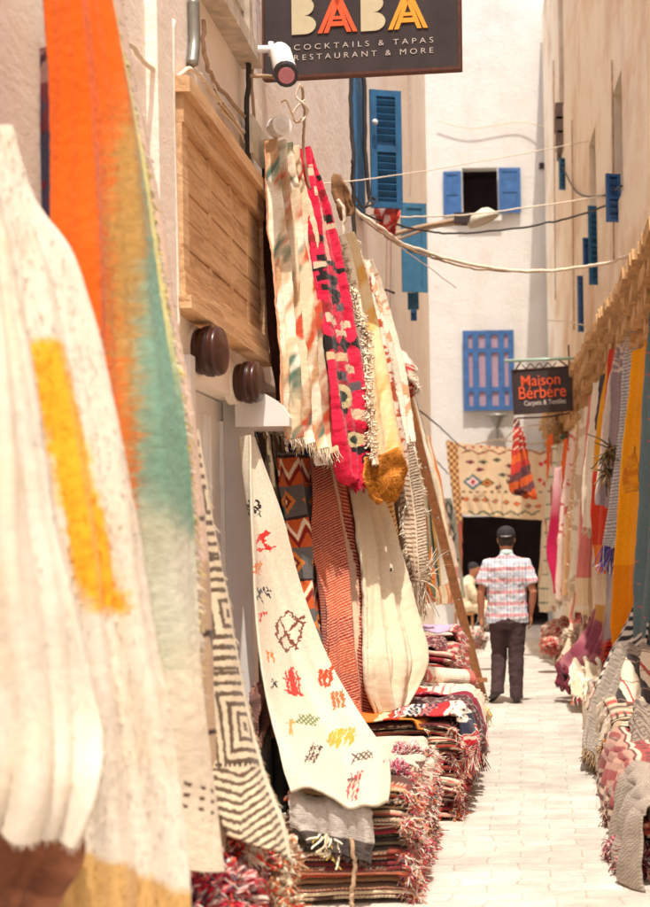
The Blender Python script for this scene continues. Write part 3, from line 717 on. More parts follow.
wire('rope', [P(302,86,10),P(305,118,10.1),P(303,150,10.15),P(310,190,10.2)], .009, M_TAN, 'brown rope holding up the pink rug', 'rope')
wire('wall_cable', [P(351,72,15.2),P(352,130,15.2),P(353,190,15.2),P(355,262,15.2)], .02, M_CABLE, 'black cable running straight down the wall left of the teal shutter', 'cable')
wire('wall_cable', [P(364,72,16.6),P(365,150,16.6),P(369,200,16.6)], .022, M_CABLE, 'dark cable along the hinge side of the teal shutter', 'cable')
wire('drain_pipe', [P(389,232,19),P(388,300,19),P(387,372,19)], .03, simple('lilac_pipe', c(184,156,140), .6), 'grey brown downpipe below the red bag', 'pipe')
wire('drain_pipe', [P(409,60,24.5),P(410,150,24.5),P(409,196,24.5)], .02, simple('pale_pipe', c(190,172,158), .6), 'thin pale pipe above the grey blue shutter', 'pipe')
wire('wall_hook', [P(380,291,18.6),P(386,290,18.4),P(394,293,18.2)], .014, M_CABLE, 'small black iron hook crossing the downpipe', 'hook')
# brown leather piece hanging on the wall
def clothpanel(name,label,cat,rows,pat,**kw): return rug(name,label,cat,rows,pat,**kw)
clothpanel('leather_bag','curled brown leather bag hanging on the left wall under the thin wire','bag',[(334,178,12.6,339,175,12.6),(333,188,12.6,344,182,12.5),(335,200,12.6,350,196,12.5),(341,211,12.6,352,208,12.5),(346,217,12.6,350,215,12.5)], p_solid(c(120,84,56),c(150,110,76)), nu=30,nv=40,fold=(1,.02),th=.02,bulge=-.02)
wire('rope', [P(338,200,12.2),P(344,215,12.2),P(343,235,12.2),P(347,262,12.2)], .014, M_ROPE, 'white knotted rope trailing below the leather bag', 'rope')
# red and white bag
clothpanel('plastic_bag','red and white printed bag tied to the wires by the teal shutter','bag',[(376,209,17.5,399,206,17.2),(377,218,17.3,399,214,17.0),(377,228,17.3,397,226,17.1),(386,236,17.4,393,235,17.3)],
    lambda U,V,X,Y: put(put(full(U,c(226,80,64)), fbm(U*5,V*5,2,4)>.58, c(240,200,190)), (V>.55)&(fbm(U*4,V*4,2,9)<.5), c(200,40,36)), nu=40,nv=40,fold=(2,.05),th=.01)
# street lamp on an arm
SL = empty('street_lamp', P(398,233,20), 'street lamp on a slanting arm with a pale half dome shade', 'street lamp')
wire('arm', [P(394,234,20),P(420,227,20),P(446,222,20),P(468,217,20)], .03, M_TAN, parent=SL); wire('brace', [P(396,240,20),P(430,228,20),P(462,223,20)], .018, M_TAN, parent=SL)
bm = bmesh.new(); a = P(463,219,20); box(bm, a.x-.1,a.x+.1,19.9,20.1,a.z-.06,a.z+.06); from_bm('gear_box', bm, M_SIGN, SL, bevel=.01)
bm = bmesh.new(); a = P(484,219,20); prof=[(-.03,.20),(.0,.205),(.05,.17),(.09,.11),(.105,.04)]
tube(bm, [a+Vector((-.012*q,0,p[0]+.02*0)) for q,p in enumerate(prof)], [(p[1],p[1]*.95) for p in prof], 20); from_bm('lamp_shade', bm, simple('aged_white', c(206,200,180), .5, 0,.2), SL, smooth=True)
# goblet lamp on the end wall
GL = empty('wall_lamp', P(497,440,33.2), 'small goblet shaped lamp on a stem on the end wall above the patterned carpet', 'wall lamp')
wire('stem', [P(497.5,441,33.3),P(497,426,33.3)], .03, M_METAL, parent=GL)
bm = bmesh.new(); a = P(497,428,33.3); prof=[(0,.03),(.08,.07),(.18,.13),(.22,.15),(.23,.22),(.27,.20)]; tube(bm,[a+Vector((0,0,p[0])) for p in prof],[p[1] for p in prof],16); from_bm('lamp_shade', bm, M_METAL, GL, smooth=True)
# wires across the alley
def cross(pts, r, mat, label, name='overhead_wire'): wire(name, [P(*p) for p in pts], r, mat, label, 'overhead wire', None, sm=12)
cross([(250,190,11.5),(345,182,14),(430,170,18),(520,154,20),(590,141,21.5),(612,136,20.5)], .006, M_ROPE, 'highest thin white wire crossing the alley above the end window')
cross([(357,214,16.5),(400,217,18),(470,214,19),(540,206,19.5),(590,198,19.5),(626,194,17.5)], .009, M_ROPE, 'white wire crossing just below the upper blue shutters')
cross([(352,208,15.5),(376,219,17),(420,230,18),(460,233,19),(520,228,19.5),(570,218,19.5),(626,198,17.5)], .012, M_CABLE, 'black wire sagging across the alley beneath the street lamp')
cross([(350,206,15.5),(380,228,15.6),(410,247,16),(460,262,16.6),(520,271,17),(570,269,17),(610,262,16.5),(642,250,15.3)], .018, M_ROPE, 'thickest cream cable swooping lowest across the alley')
cross([(352,209,15.5),(380,232,15.7),(412,250,16),(470,268,16.8),(540,272,17)], .011, M_TAN, 'tan wire twisted along the thick cream cable')
cross([(393,242,18),(430,268,18.6),(456,288,19)], .006, M_ROPE, 'short thin wire slanting down below the street lamp')
cross([(352,160,15),(353,190,15.2),(362,206,16),(374,203,16.6),(372,197,16.6),(366,206,16.2)], .012, M_CABLE, 'tangle of black wire knotted beside the leather bag')
cross([(416,408,22),(436,424,25),(458,444,31),(470,452,32)], .012, M_CABLE, 'dark wire slanting down the pale wall left of the patterned carpet')
cross([(418,440,22),(434,458,27),(448,474,32)], .012, M_CABLE, 'lower short dark wire left of the patterned carpet')
cross([(476,444,32.6),(500,440,32.4),(530,444,32),(556,440,31)], .014, M_TAN, 'brown wire along the top of the patterned carpet')
cross([(505,440,32.6),(515,430,31),(535,425,30),(556,425,29)], .011, M_TAN, 'brown wire looping below the carpet shop sign')
cross([(545,320,25),(570,322,24),(585,326,22)], .008, M_ROPE, 'short white wire near the lowest right shutter')

# ================================================================== LEFT HANGING RUGS
GH = None
# A: nearest white shaggy layer
def pA(U,V,X,Y):
    o = full(U, c(220,208,190)); return put(o, np.clip((fbm(X/30,Y/60,3,5)-.5)*3,0,1)*.6, c(226,206,176))
rug('shaggy_rug','thick white wool rug hanging nearest the camera at the far left','rug',
 [(-70,90,3.9,-18,120,4.0),(-70,200,3.9,2,215,4.0),(-60,330,3.85,22,330,4.0),(-60,450,3.8,44,450,4.0),(-60,600,3.8,74,600,4.0),(-60,720,3.8,98,716,4.05),(-60,790,3.85,98,788,4.0),(-60,822,3.9,76,846,4.0)],
 pA, nu=150,nv=420, fold=(1.8,.035), wob=(.008,3.5,.0015), edge=2.5, th=.03, mat=SHAG, pile=(16000,.022,.0016))
rug('shaggy_rug','plain brown rug piece showing below the nearest white one','rug',
 [(-60,770,4.1,70,800,4.2),(-60,830,4.1,84,850,4.2),(-60,890,4.1,58,900,4.2),(-60,950,4.1,36,950,4.2)], p_solid(c(150,98,70),c(120,74,52)), nu=70,nv=80, fold=(1.5,.03), th=.02, edge=2)  # mottled brown sheet filling the space below the white hem
def pA2(U,V,X,Y):
    o = full(U, c(220,208,190)); o = put(o, np.clip((fbm(X/24,Y/50,3,8)-.55)*3,0,1)*.5, c(226,204,170))
    jag = (fbm(X/9,Y/9,3,2)-.5)*9
    ctr = 43+(Y-345)*.222; hw = 17+(Y-345)*.02
    o = put(o, np.clip((hw-np.abs(X-ctr+jag))/7+.5,0,1)*np.clip((Y+jag*1.5-338)/8,0,1)*np.clip((616-Y-jag)/8,0,1), c(238,170,40))
    o = put(o, (np.abs(X-ctr)<hw)*(Y>338)*(Y<616)*np.clip((fbmr(X/5,Y/7,3,6)-.5)*4,0,1)*.6, c(206,136,30))
    return put(o, np.clip((Y-868+(140-X)*.4+jag)/10,0,1), c(204,162,100))
rug('shaggy_rug','thick white wool rug with one broad mustard yellow stripe','rug',
 [(-40,100,4.3,0,130,4.5),(0,200,4.3,22,205,4.5),(15,260,4.3,62,262,4.5),(20,345,4.25,88,345,4.5),(30,430,4.25,112,430,4.5),(40,520,4.25,130,520,4.5),(50,620,4.25,148,620,4.5),(56,720,4.25,165,720,4.5),(60,820,4.3,176,820,4.5),(62,930,4.3,186,930,4.5)],
 pA2, nu=160,nv=560, fold=(1.6,.03), wob=(.008,3.5,.0015), edge=2.5, th=.03, mat=SHAG, phase=1.0, pile=(15000,.026,.002))
rug('woven_rug','dark maroon rug glimpsed between the white rug and the orange one','rug',
 [(-20,40,5.6,60,50,5.7),(-10,160,5.6,62,160,5.7),(10,280,5.6,66,280,5.7),(30,400,5.6,70,400,5.7)], p_kilim([MAR,c(70,26,40),c(60,50,70),c(150,110,100),MAR],8,4,3), nu=60,nv=140, fold=(2,.03), edge=2)
def pC(U,V,X,Y):
    sg = lambda t, w: 1/(1+np.exp(-np.clip(t/w,-30,30)))
    j = (fbmr(X/11,Y/9,4,3)-.5)*26; j2 = (fbmr(X/8+9,Y/8,4,6)-.5)*24
    b = (fbm(X/22,Y/1.7,3,30)-.5)*26                                     # weft streaks
    o = full(U, c(224,210,188)); 
    o = put(o, sg(700+b*2-(X-150)*1.3+j*2-Y, 14)*sg(Y-455,10)*.8, c(180,184,156))
    o = put(o, sg(Y-(520+(X-180)*-1.2)+j, 9)*sg(X-156+j2+b,5)*sg(640-Y+j,10)*.7, c(214,212,196))
    o = put(o, sg(505+(X-150)*.7+j2-Y, 8)*sg(X-122+j*.5+b*.4,4), c(116,154,134))
    e1 = np.interp(Y,[60,160,230,300,360,420,470,520],[146,140,144,136,136,138,136,132])
    o = put(o, sg(e1+j*.5+b*.45-X,3.5)*sg(500+j2-Y,12), c(176,136,74))
    e2 = np.interp(Y,[60,130,200,260,330,400,480,560,640],[124,106,98,98,102,112,120,114,96])
    o = put(o, sg(e2+12+j+b*.8-X,4)*sg(620+j*2-Y,10), c(200,106,46))
    o = put(o, sg(e2-4+j*.8+b*.6-X,4)*sg(Y*-1+470+j2,22), c(216,98,24))
    o = put(o, sg(e2-26-X,8)*sg(360-Y,30)*.7, c(222,92,14))
    o = put(o, (U>.93)*sg(360-Y,20), c(214,206,140))
    yy = Y-(800+(X-190)*.42); o = put(o, (np.abs(yy)<17)&(((X/8)%1)<.42)&(((yy/11+50.5)%1)<.34)&(X>168), c(96,66,54))
    return o
rug('woven_rug','orange wool rug fading through teal and sage to beige, hanging by the white ones','rug',
 [(45,-60,5.0,100,-60,5.3),(50,40,5.0,120,40,5.3),(53,150,5.0,143,150,5.3),(55,250,4.95,160,250,5.3),(55,330,4.95,173,330,5.3),(60,430,4.9,188,430,5.3),(80,560,4.9,198,560,5.35),(100,700,4.9,206,700,5.35),(110,800,4.9,212,800,5.4),(120,866,4.95,216,872,5.4)],
 pC, nu=170,nv=620, fold=(1.6,.025), wob=(.006,12,.002), edge=1.5, th=.012, phase=2.2, fr=dict(side='right',n=900,length=.035,r=.003,col=[c(238,226,200),c(216,196,120),c(220,200,190)],v0=.08,v1=.98,droop=1.2))
def pD(U,V,X,Y):
    o = full(U, c(214,186,166)); o = put(o, (U<.3), c(232,216,198)); o = put(o, (Y>560), c(186,158,130))
    for y in (520,634,733): o = put(o, np.abs(Y-y-(U-.5)*-6)<2.5, c(70,46,42))
    o = put(o, seg(X,Y,206,632,222,700,1.8), c(70,46,42)); return o
rug('woven_rug','narrow pinkish taupe rug edge with dark bars behind the orange rug','rug',
 [(92,-60,5.7,114,-60,5.9),(120,75,5.7,135,78,5.9),(140,200,5.7,158,200,5.9),(160,330,5.65,176,330,5.9),(180,430,5.65,194,430,5.9),(188,560,5.65,207,560,5.9),(192,640,5.65,212,640,5.9),(194,740,5.65,217,735,5.9),(196,862,5.7,226,880,5.9)],
 pD, nu=40,nv=420, fold=(1.3,.008), edge=1, fr=dict(side='right',n=500,length=.02,r=.003,col=[c(232,214,196),c(196,160,150),c(150,100,90)],v0=.05,v1=.8,droop=1.3))
def pE(U,V,X,Y):
    du = (U-.5)*56; dv = ((Y-728+57)%114)-57
    du = (X-np.interp(Y,[430,600,710,770,860],[200,222,239,246,262]))*1.7; d = np.maximum(np.abs(du),np.abs(dv)) + (fbmr(X/3,Y/3,3,3)-.5)*3.0
    o = put(full(U,c(222,204,174)), (d%10.5)<4.6, c(100,80,62))
    lo = Y>768
    st = ((Y*.95+X*.2+np.abs(X-240)*.5+(fbmr(X/3,Y/3,2,3)-.5)*3)%9)<4; o = np.where((lo)[...,None], put(full(U,c(222,204,174)), st, c(104,84,66)), o)
    o = put(o, (np.abs(Y-765)<2)&(((X/4)%1)<.5), c(64,50,38))
    return put(o, U>.9, c(226,212,188))
rug('woven_rug','cream rug with dark nested squares, flaring outward at its hem','rug',
 [(184,430,5.95,198,430,6.05),(196,520,5.95,213,520,6.1),(206,600,5.95,228,600,6.15),(212,660,5.9,238,660,6.15),(214,710,5.85,248,708,6.15),(216,770,5.8,264,768,6.1),(222,812,5.75,284,822,6.05),(230,834,5.75,292,860,6.0)],
 pE, nu=110,nv=520, fold=(1.0,.012), wob=(.004,14,.001), edge=.8, th=.012, fr=dict(side='right',n=300,length=.03,r=.0025,col=[c(236,222,196),c(214,186,150)],v0=.1,v1=1))
# G group --------------------------------------------------------
MID = None
rug('woven_rug','thin dark striped rug hanging closest to the tan lintel','rug',
 [(262,140,10.1,272,140,10.2),(263,200,10.1,278,200,10.2),(265,270,10.1,284,270,10.2),(270,340,10.1,288,340,10.2),(278,400,10.1,292,400,10.2)],
 lambda U,V,X,Y: put(put(put(full(U,c(70,40,34)), (U>.2)&(U<.38), c(44,52,44)), (U>.5)&(U<.75)&(fbm(U*3,V*30,2,3)>.4), c(150,40,44)), (U>.82), c(196,170,130)), nu=30,nv=200, fold=(1.5,.02))
def pG2(U,V,X,Y):
    o = full(U, c(222,200,166)); q = (Y+ (X-300)*2.2)
    o = put(o, np.clip((fbm(X/3,Y/50,3,11)-.44)*6,0,1)*.85, c(190,142,98))
    o = put(o, np.clip((fbm(X/3+20,Y/36,3,12)-.6)*9,0,1), c(196,80,52))
    o = put(o, np.clip((fbm(X/3+50,Y/36,3,13)-.6)*9,0,1), c(90,112,96))
    o = put(o, np.clip((fbm(X/4+80,Y/40,3,14)-.55)*8,0,1), c(238,228,204))
    return put(o, (U<.04), c(222,160,120))
rug('kilim','long crumpled cream and tan silk kilim hanging beside the pink rug','rug',
 [(264,140,9.9,300,150,10.3),(270,190,9.8,311,195,10.3),(276,250,9.7,317,250,10.3),(281,320,9.6,323,320,10.2),(285,380,9.5,329,380,10.2),(286,420,9.5,334,430,10.2),(290,437,9.5,338,458,10.1)],
 pG2, nu=140,nv=520, fold=(4.5,.035), wob=(.03,9,.003), edge=2, th=.006, mat=FINE, foldgrow=False, fr=dict(n=160,length=.06,r=.003,col=[CR,W_,TN]))
def pG3(U,V,X,Y):
    o = full(U, c(222,40,74)); o = put(o, fbm(X/6,Y/6,3,4)>.6, c(196,24,58))
    r = random.Random(8)
    for y in range(180,470,21):
        for q in range(3):
            uu = r.uniform(.1,.9); cc = [BLK,BLK,c(96,86,92),c(216,190,160),c(150,40,44)][r.randrange(5)]
            w = r.uniform(.1,.24); h = r.uniform(2.5,6); ty = y+r.uniform(-8,8)
            j = (fbm(X/2.2,Y/2.2,2,q)-.5)*5
            o = put(o, (np.abs(U-uu)<w)&(np.abs(Y-ty-(U-uu)*r.uniform(-14,14)+j)<h), cc)
    for y0 in (262,278,292): o = put(o, (np.abs(Y-y0-(U-.4)*10)<3.2)&(U>.1)&(U<.8), BLK)
    for (u,y,a) in [(.38,397,9),(.6,440,6)]:
        d = np.hypot((U-u)*30,(Y-y)*.75); o = put(o, d<a, c(206,190,140)); o = put(o, d<a*.5, c(50,60,50))
    o = put(o, (np.abs(Y-345)<9)&(tri(U*3)*10>np.abs(Y-345)), BLK); o = put(o, (np.abs(Y-358)<4)&(U<.7), c(216,180,140))
    o = put(o, (Y<262)&(np.abs(U-.5)<.1), c(226,170,150))
    return o
rug('shaggy_rug','hot pink shaggy rug with black and cream motifs hung by a rope','rug',
 [(300,150,10.25,304,148,10.3),(305,185,10.2,316,182,10.35),(309,230,10.15,330,228,10.4),(316,290,10.1,342,288,10.4),(322,350,10.05,352,348,10.4),(328,410,10,361,408,10.4),(333,450,10,368,448,10.4),(337,476,10.05,369,474,10.3),(348,484,10.1,362,484,10.25)],
 pG3, nu=100,nv=480, fold=(1.2,.03), wob=(.01,12,.004), edge=1.2, th=.03, mat=SHAG, bulge=-.02, pile=(9000,.022,.0022), fr=dict(n=50,length=.05,r=.004,col=[PK,c(222,40,74)]))
def pG4(U,V,X,Y):
    o = full(U, c(230,206,160)); o = put(o, np.clip((fbm(X/5,Y/40,3,6)-.45)*5,0,1), c(222,170,90))
    o = put(o, np.clip((Y-430)/60,0,1)*(fbm(X/3,Y/3,2,3)>.45), c(220,160,80)); o = put(o, U<.12, c(238,222,190)); return o
rug('woven_rug','pale yellow wool rug with a looped white edge next to the pink rug','rug',
 [(340,236,10.9,348,234,11.1),(352,290,10.8,363,285,11.2),(361,340,10.6,377,335,11.1),(367,400,10.3,390,395,11.1),(368,450,10.15,405,452,10.9),(368,466,10.1,407,462,10.8)],
 pG4, nu=80,nv=360, fold=(1.6,.03), wob=(.008,8,.003), edge=1, th=.02, mat=SHAG, bulge=-.03, pile=(5000,.014,.0016),
 fr=dict(side='left',n=380,length=.05,r=.009,col=[c(238,220,196),c(230,204,176)],v0=.05,v1=.98,curl=.55))
rug('shaggy_rug','curled mustard brown pile underside poking out below the pale yellow rug','rug',
 [(367,457,10.12,406,449,10.6),(367,467,10.08,407,462,10.57),(367,478,10.06,406,472,10.52),(370,488,10.08,403,481,10.46),(375,496,10.12,397,489,10.4),(381,501,10.18,391,495,10.34)],
 lambda U,V,X,Y: put(put(full(U,c(204,132,48)), np.clip((fbmr(X/3,Y/3,3,4)-.45)*3,0,1)*.6, c(150,84,30)), V<.0, c(234,206,150)), nu=90,nv=110, fold=(1.3,.03), wob=(.012,10,.004), th=.012, foldgrow=False, mat=SHAG, bulge=0, pile=(15000,.02,.0015), edge=1)
def pRW(a,b,sx=4,sy=7,t=.5,s=3):
    def f(U,V,X,Y): return put(full(U,a), fbm(X/sx,Y/sy,3,s)>t, b)
    return f
rug('woven_rug','rust and white flecked rug leaning right of the pale yellow one','rug',
 [(350,240,11.9,357,240,12.1),(362,290,11.8,373,288,12.2),(372,330,11.7,384,325,12.2),(383,380,11.6,394,378,12.1),(393,440,11.5,406,436,12.1),(396,460,11.5,408,456,12.1)],
 pRW(c(228,206,184),c(176,74,34),3.5,9,.52), nu=50,nv=300, fold=(1.5,.03), wob=(.012,14,.004), mat=SHAG, pile=(3500,.02,.002), fr=dict(side='right',n=200,length=.05,r=.005,col=[W_,CR]))
rug('woven_rug','red rug strip with a frayed white border higher up the wall','rug',
 [(360,262,12.9,364,260,13.0),(372,300,12.8,380,298,13.1),(382,340,12.7,392,338,13.1),(391,390,12.7,401,386,13.1),(401,440,12.6,410,436,13)],
 pRW(c(190,50,44),c(230,214,196),3,12,.56,5), nu=40,nv=260, fold=(1.5,.03), wob=(.012,14,.004), fr=dict(side='right',n=260,length=.07,r=.006,col=[W_,CR,c(190,60,54)],curl=.3))
rug('crumpled_rug','crumpled red and cream bundle sticking out where the hanging rugs end on the wall','rug',
 [(398,356,13.6,406,352,13.5),(398,370,13.5,418,374,13.2),(400,384,13.5,420,380,13.3),(404,396,13.5,412,394,13.4)],
 pRW(c(236,214,190),c(190,60,54),5,5,.56,6), nu=50,nv=60, fold=(3,.05), wob=(.06,9,.01), foldgrow=False, fr=dict(side='right',n=60,length=.05,r=.006,col=[W_]))
rug('woven_rug','dark green and white striped rug beside the top of the leaning plank','rug',
 [(404,395,17.4,414,392,17.5),(410,430,17.4,424,425,17.6),(416,480,17.4,434,470,17.6),(424,540,17.5,442,530,17.7),(430,590,17.5,448,582,17.8)],
 p_stripes([(c(196,180,150),3),(c(50,70,60),1.2),(c(206,160,90),2),(W_,2),(c(90,60,50),.8)],1,'U'), nu=40,nv=240, fold=(2,.03), wob=(.012,12))
rug('woven_rug','beige and rust striped rug hanging just behind the leaning plank','rug',
 [(414,440,18.2,430,436,18.4),(420,490,18.2,440,484,18.4),(428,550,18.2,450,545,18.4),(436,606,18.2,458,600,18.4)],
 p_stripes([(c(220,190,150),3),(c(196,110,60),1.2),(c(230,214,180),2),(c(210,120,60),.8)],2,'U'), nu=40,nv=200, fold=(2,.03), wob=(.012,12))
rug('woven_rug','grey green rug with dark diamonds hanging last on the left near the doorway','rug',
 [(445,498,24,450,498,24.2),(447,520,24,456,520,24.3),(449,560,24,460,560,24.3),(451,598,24,462,598,24.3)],
 lambda U,V,X,Y: put(put(full(U,c(150,146,126)), (np.abs(((U*1)%1)-.5)*2+np.abs(((V*4)%1)-.5)*2)<.9, c(66,64,60)), (np.abs(((U)%1)-.5)*2+np.abs(((V*4)%1)-.5)*2)<.4, c(190,176,150)), nu=30,nv=160, fold=(1,.04), wob=(.02,8))
rug('woven_rug','pale pink and cream rug hanging on the left by the corner of the wall','rug',
 [(428,470,20,436,468,20.4),(434,520,19.9,446,516,20.4),(440,570,19.8,454,566,20.4),(444,604,19.8,458,604,20.3)],
 pRW(c(226,206,186),c(200,140,124),4,10,.55,8), nu=36,nv=140, fold=(2,.04), wob=(.02,9))
rug('woven_rug','cream rug with a thick looped fringe overlapping the rust and white flecked one','rug',
 [(364,262,12.5,370,260,12.6),(376,310,12.4,385,306,12.7),(386,350,12.3,396,346,12.7),(394,400,12.3,405,396,12.6),(400,446,12.2,412,442,12.5)],
 pRW(c(236,222,200),c(206,160,120),3,14,.6,15), nu=36,nv=260, fold=(1.5,.03), wob=(.01,10), fr=dict(side='left',n=260,length=.05,r=.007,col=[W_,CR],curl=.6))
rug('woven_rug','speckled white and brown rug hanging above the tasselled one','rug',
 [(398,404,13.2,408,400,13.3),(402,440,13.1,414,436,13.4),(406,480,13.1,419,474,13.4),(409,520,13.0,424,514,13.4)],
 p_speckle([c(232,216,192),c(214,190,160),c(150,116,90),c(236,226,206)],26,50,9), nu=50,nv=200, fold=(2,.03), wob=(.012,9), fr=dict(side='right',n=140,length=.05,r=.005,col=[W_,CR],curl=.5))
rug('woven_rug','rust and gold striped rug seen edge on behind the tasselled one','rug',
 [(418,520,14.2,426,516,14.4),(422,560,14.1,432,556,14.4),(425,604,14.1,436,600,14.4)], p_stripes([(c(214,120,60),2),(c(232,196,130),1.5),(c(170,70,50),1),(c(96,110,70),.6)],2,'U'), nu=30,nv=120, fold=(1.5,.03))
# middle / lower tier
def pG6(U,V,X,Y):
    o = full(U, c(206,186,160)); o = put(o, (((Y+X*.5)/3.2)%1<.38)&(U>.45), c(92,70,58)); o = put(o, (U<.4)&(((Y*.8-X)/3.4)%1<.4), c(140,104,84)); return put(o,(U>.36)&(U<.45), c(232,216,190))
rug('woven_rug','beige and brown finely striped rug ending in long white tassels','rug',
 [(396,440,12.0,408,436,12.4),(399,480,11.9,416,476,12.4),(402,520,11.9,422,515,12.4),(405,560,11.8,425,556,12.3),(407,582,11.8,427,580,12.3)],
 pG6, nu=70,nv=320, fold=(2.5,.035), wob=(.01,14), fr=[dict(n=90,length=.26,r=.006,col=[W_,CR,c(220,196,176)],curl=.1,out=.08),dict(side='left',n=150,length=.04,r=.004,col=[W_,CR])])
rug('woven_rug','brown rug with one pale cord edge hanging between the mustard and tasselled rugs','rug',
 [(388,470,12.4,400,466,12.5),(392,520,12.3,405,516,12.5),(396,570,12.3,410,566,12.5),(398,620,12.3,412,618,12.5)],
 p_stripes([(c(150,120,96),3),(c(226,206,176),.6),(c(120,86,66),2)],1,'U'), nu=40,nv=200, fold=(2,.03), wob=(.012,12), fr=dict(n=40,length=.12,r=.006,col=[c(150,50,50),W_,TN]))
rug('woven_rug','yellow tan rug with thin diagonal stripes beneath the mustard brown pile','rug',
 [(370,492,11.2,392,490,11.4),(376,530,11.2,398,524,11.5),(382,580,11.1,403,575,11.5),(386,640,11.1,408,636,11.5)],
 lambda U,V,X,Y: put(full(U,c(222,180,112)), ((Y+X*.45)/5.2)%1<.3, c(160,100,48)), nu=60,nv=260, fold=(2,.02), wob=(.008,12))
def pH6(U,V,X,Y): return put(put(full(U,c(222,208,180)), np.clip((fbm(X/10,Y/20,3,4)-.5)*3,0,1)*.4, c(226,204,166)), (np.abs(X-390)<2)&(np.abs(Y-570)<2), BLK)
rug('wool_rug','plain cream wool rug bulging outward above the folded rug pile','rug',
 [(350,488,10.5,374,486,10.9),(358,530,10.4,388,524,10.9),(363,580,10.3,402,575,10.8),(366,630,10.2,416,625,10.7),(368,665,10.1,421,660,10.6),(372,690,10.1,410,690,10.5),(382,712,10.15,398,708,10.4)],
 pH6, nu=90,nv=320, fold=(2.6,.03), wob=(.02,7,.004), edge=1, th=.03, mat=SHAG, bulge=-.0, pile=(6000,.008,.0014), phase=.5)
def pH5(U,V,X,Y):
    pal = np.array([c(214,110,70),c(196,70,56),c(222,160,110),c(120,110,120),c(232,206,170),c(200,90,60),c(150,60,56)])
    j = fbm(X/6,Y/6,2,3)*2
    k = (vn(np.floor(U*3+j*.7)*1.0, np.floor((Y+U*16)/15+j*.4)*1.0, 4)*len(pal)*.999).astype(int); return pal[k]
rug('kilim','patchwork orange, grey and cream kilim beside the plain cream rug','rug',
 [(332,476,10.6,354,480,10.8),(338,520,10.5,364,520,10.9),(345,580,10.4,372,580,10.8),(352,640,10.3,380,640,10.7),(358,705,10.2,386,708,10.6)],
 pH5, nu=70,nv=320, fold=(2,.035), wob=(.012,14))
def pH4(U,V,X,Y):
    ctr = .55+.12*np.sin(V*3)
    a = ((Y*1.0 + np.where(U<ctr, X*.9, -X*1.2))/2.9)%1
    o = full(U, c(178,66,48)); o = put(o, fbm(X/16,Y/30,2,5)>.55, c(150,44,46)); o = put(o, a<.36, c(222,166,128)); 
    o = put(o, np.abs(U-ctr)<.03, c(236,200,166)); return o
rug('kilim','rust red kilim with fine slanting lines meeting at a centre ridge','rug',
 [(312,466,10.3,338,470,10.6),(315,520,10.2,350,520,10.6),(318,580,10.1,360,580,10.6),(318,640,9.9,368,640,10.5),(320,700,9.8,374,704,10.4),(330,722,9.8,366,722,10.3)],
 pH4, nu=120,nv=420, fold=(2,.045), wob=(.008,12), bulge=-.05, phase=.3)
def pH2(U,V,X,Y):
    band = np.floor((Y-455)/31).astype(int); fv = ((Y-455)/31)%1; o = full(U, c(200,92,40)); 
    g = (band%2==1); o = put(o, g, c(104,100,98)); u = U*2.4+V
    z = np.abs(fv-.2-.5*tri(u*1.4))<.1; o = put(o, (~g)&z, c(240,220,190)); o = put(o, (~g)&(np.abs(fv-.45-.5*tri(u*1.4))<.1), c(130,34,30)); o = put(o, (~g)&(fv<.1), c(60,40,40))
    dd = np.abs((u%1)-.5)*2+np.abs(fv-.5)*2; o = put(o, g&(dd<.8), c(214,130,60)); o = put(o, g&(dd<.45), c(120,30,30)); o = put(o, g&(dd<.2), c(230,200,150))
    return put(o, U>.93, c(230,180,150))
rug('kilim','orange and grey banded kilim with zigzags and diamonds behind the cream motif rug','rug',
 [(276,452,10.0,312,456,10.4),(284,500,9.95,316,500,10.4),(292,540,9.9,324,536,10.3),(298,590,9.85,326,585,10.3),(305,640,9.8,330,640,10.2),(312,690,9.8,332,690,10.2)],
 pH2, nu=90,nv=380, fold=(1.6,.04), wob=(.01,12), phase=1.2)
rug('woven_rug','grey brown rug with loose pale threads hanging behind the motif rug','rug',
 [(254,432,10.05,282,436,10.3),(262,480,10,288,480,10.3),(272,540,9.95,300,540,10.3),(284,600,9.9,308,600,10.3)],
 p_stripes([(c(120,92,70),2),(c(84,64,52),2),(c(176,148,116),.5)],3,'U',.05), nu=50,nv=240, fold=(3,.03), wob=(.015,12), fr=[dict(side='top',n=60,length=.14,r=.004,col=[CR,TN],droop=1.8),dict(side='right',n=60,length=.1,r=.004,col=[CR,TN])])
rug('blue_cloth','plain blue cloth showing between the kilims under the crumpled silk one','cloth',
 [(288,444,10.6,314,452,10.8),(288,470,10.6,314,474,10.8),(290,496,10.6,312,498,10.8)], p_solid(c(34,84,138),c(24,60,110)), nu=30,nv=50, fold=(2,.03))
rug('blue_cloth','dark blue cloth hanging below the white bracket','cloth',
 [(243,426,9.95,258,430,10.1),(244,450,9.95,264,455,10.1),(248,480,9.95,270,490,10.1),(252,520,9.95,276,530,10.1)], p_solid(c(36,72,116),c(24,44,80)), nu=30,nv=60, fold=(2,.02))
rug('woven_rug','narrow dark red rug between the white door jamb and the motif rug','rug',
 [(242,440,9.85,250,440,9.9),(242,540,9.85,254,540,9.9),(242,640,9.85,258,640,9.9),(242,740,9.85,264,740,9.9)], p_kilim([MAR,c(60,34,30),c(150,50,50),c(70,60,50),c(120,70,50)],14,6,2), nu=20,nv=200, fold=(1,.01))
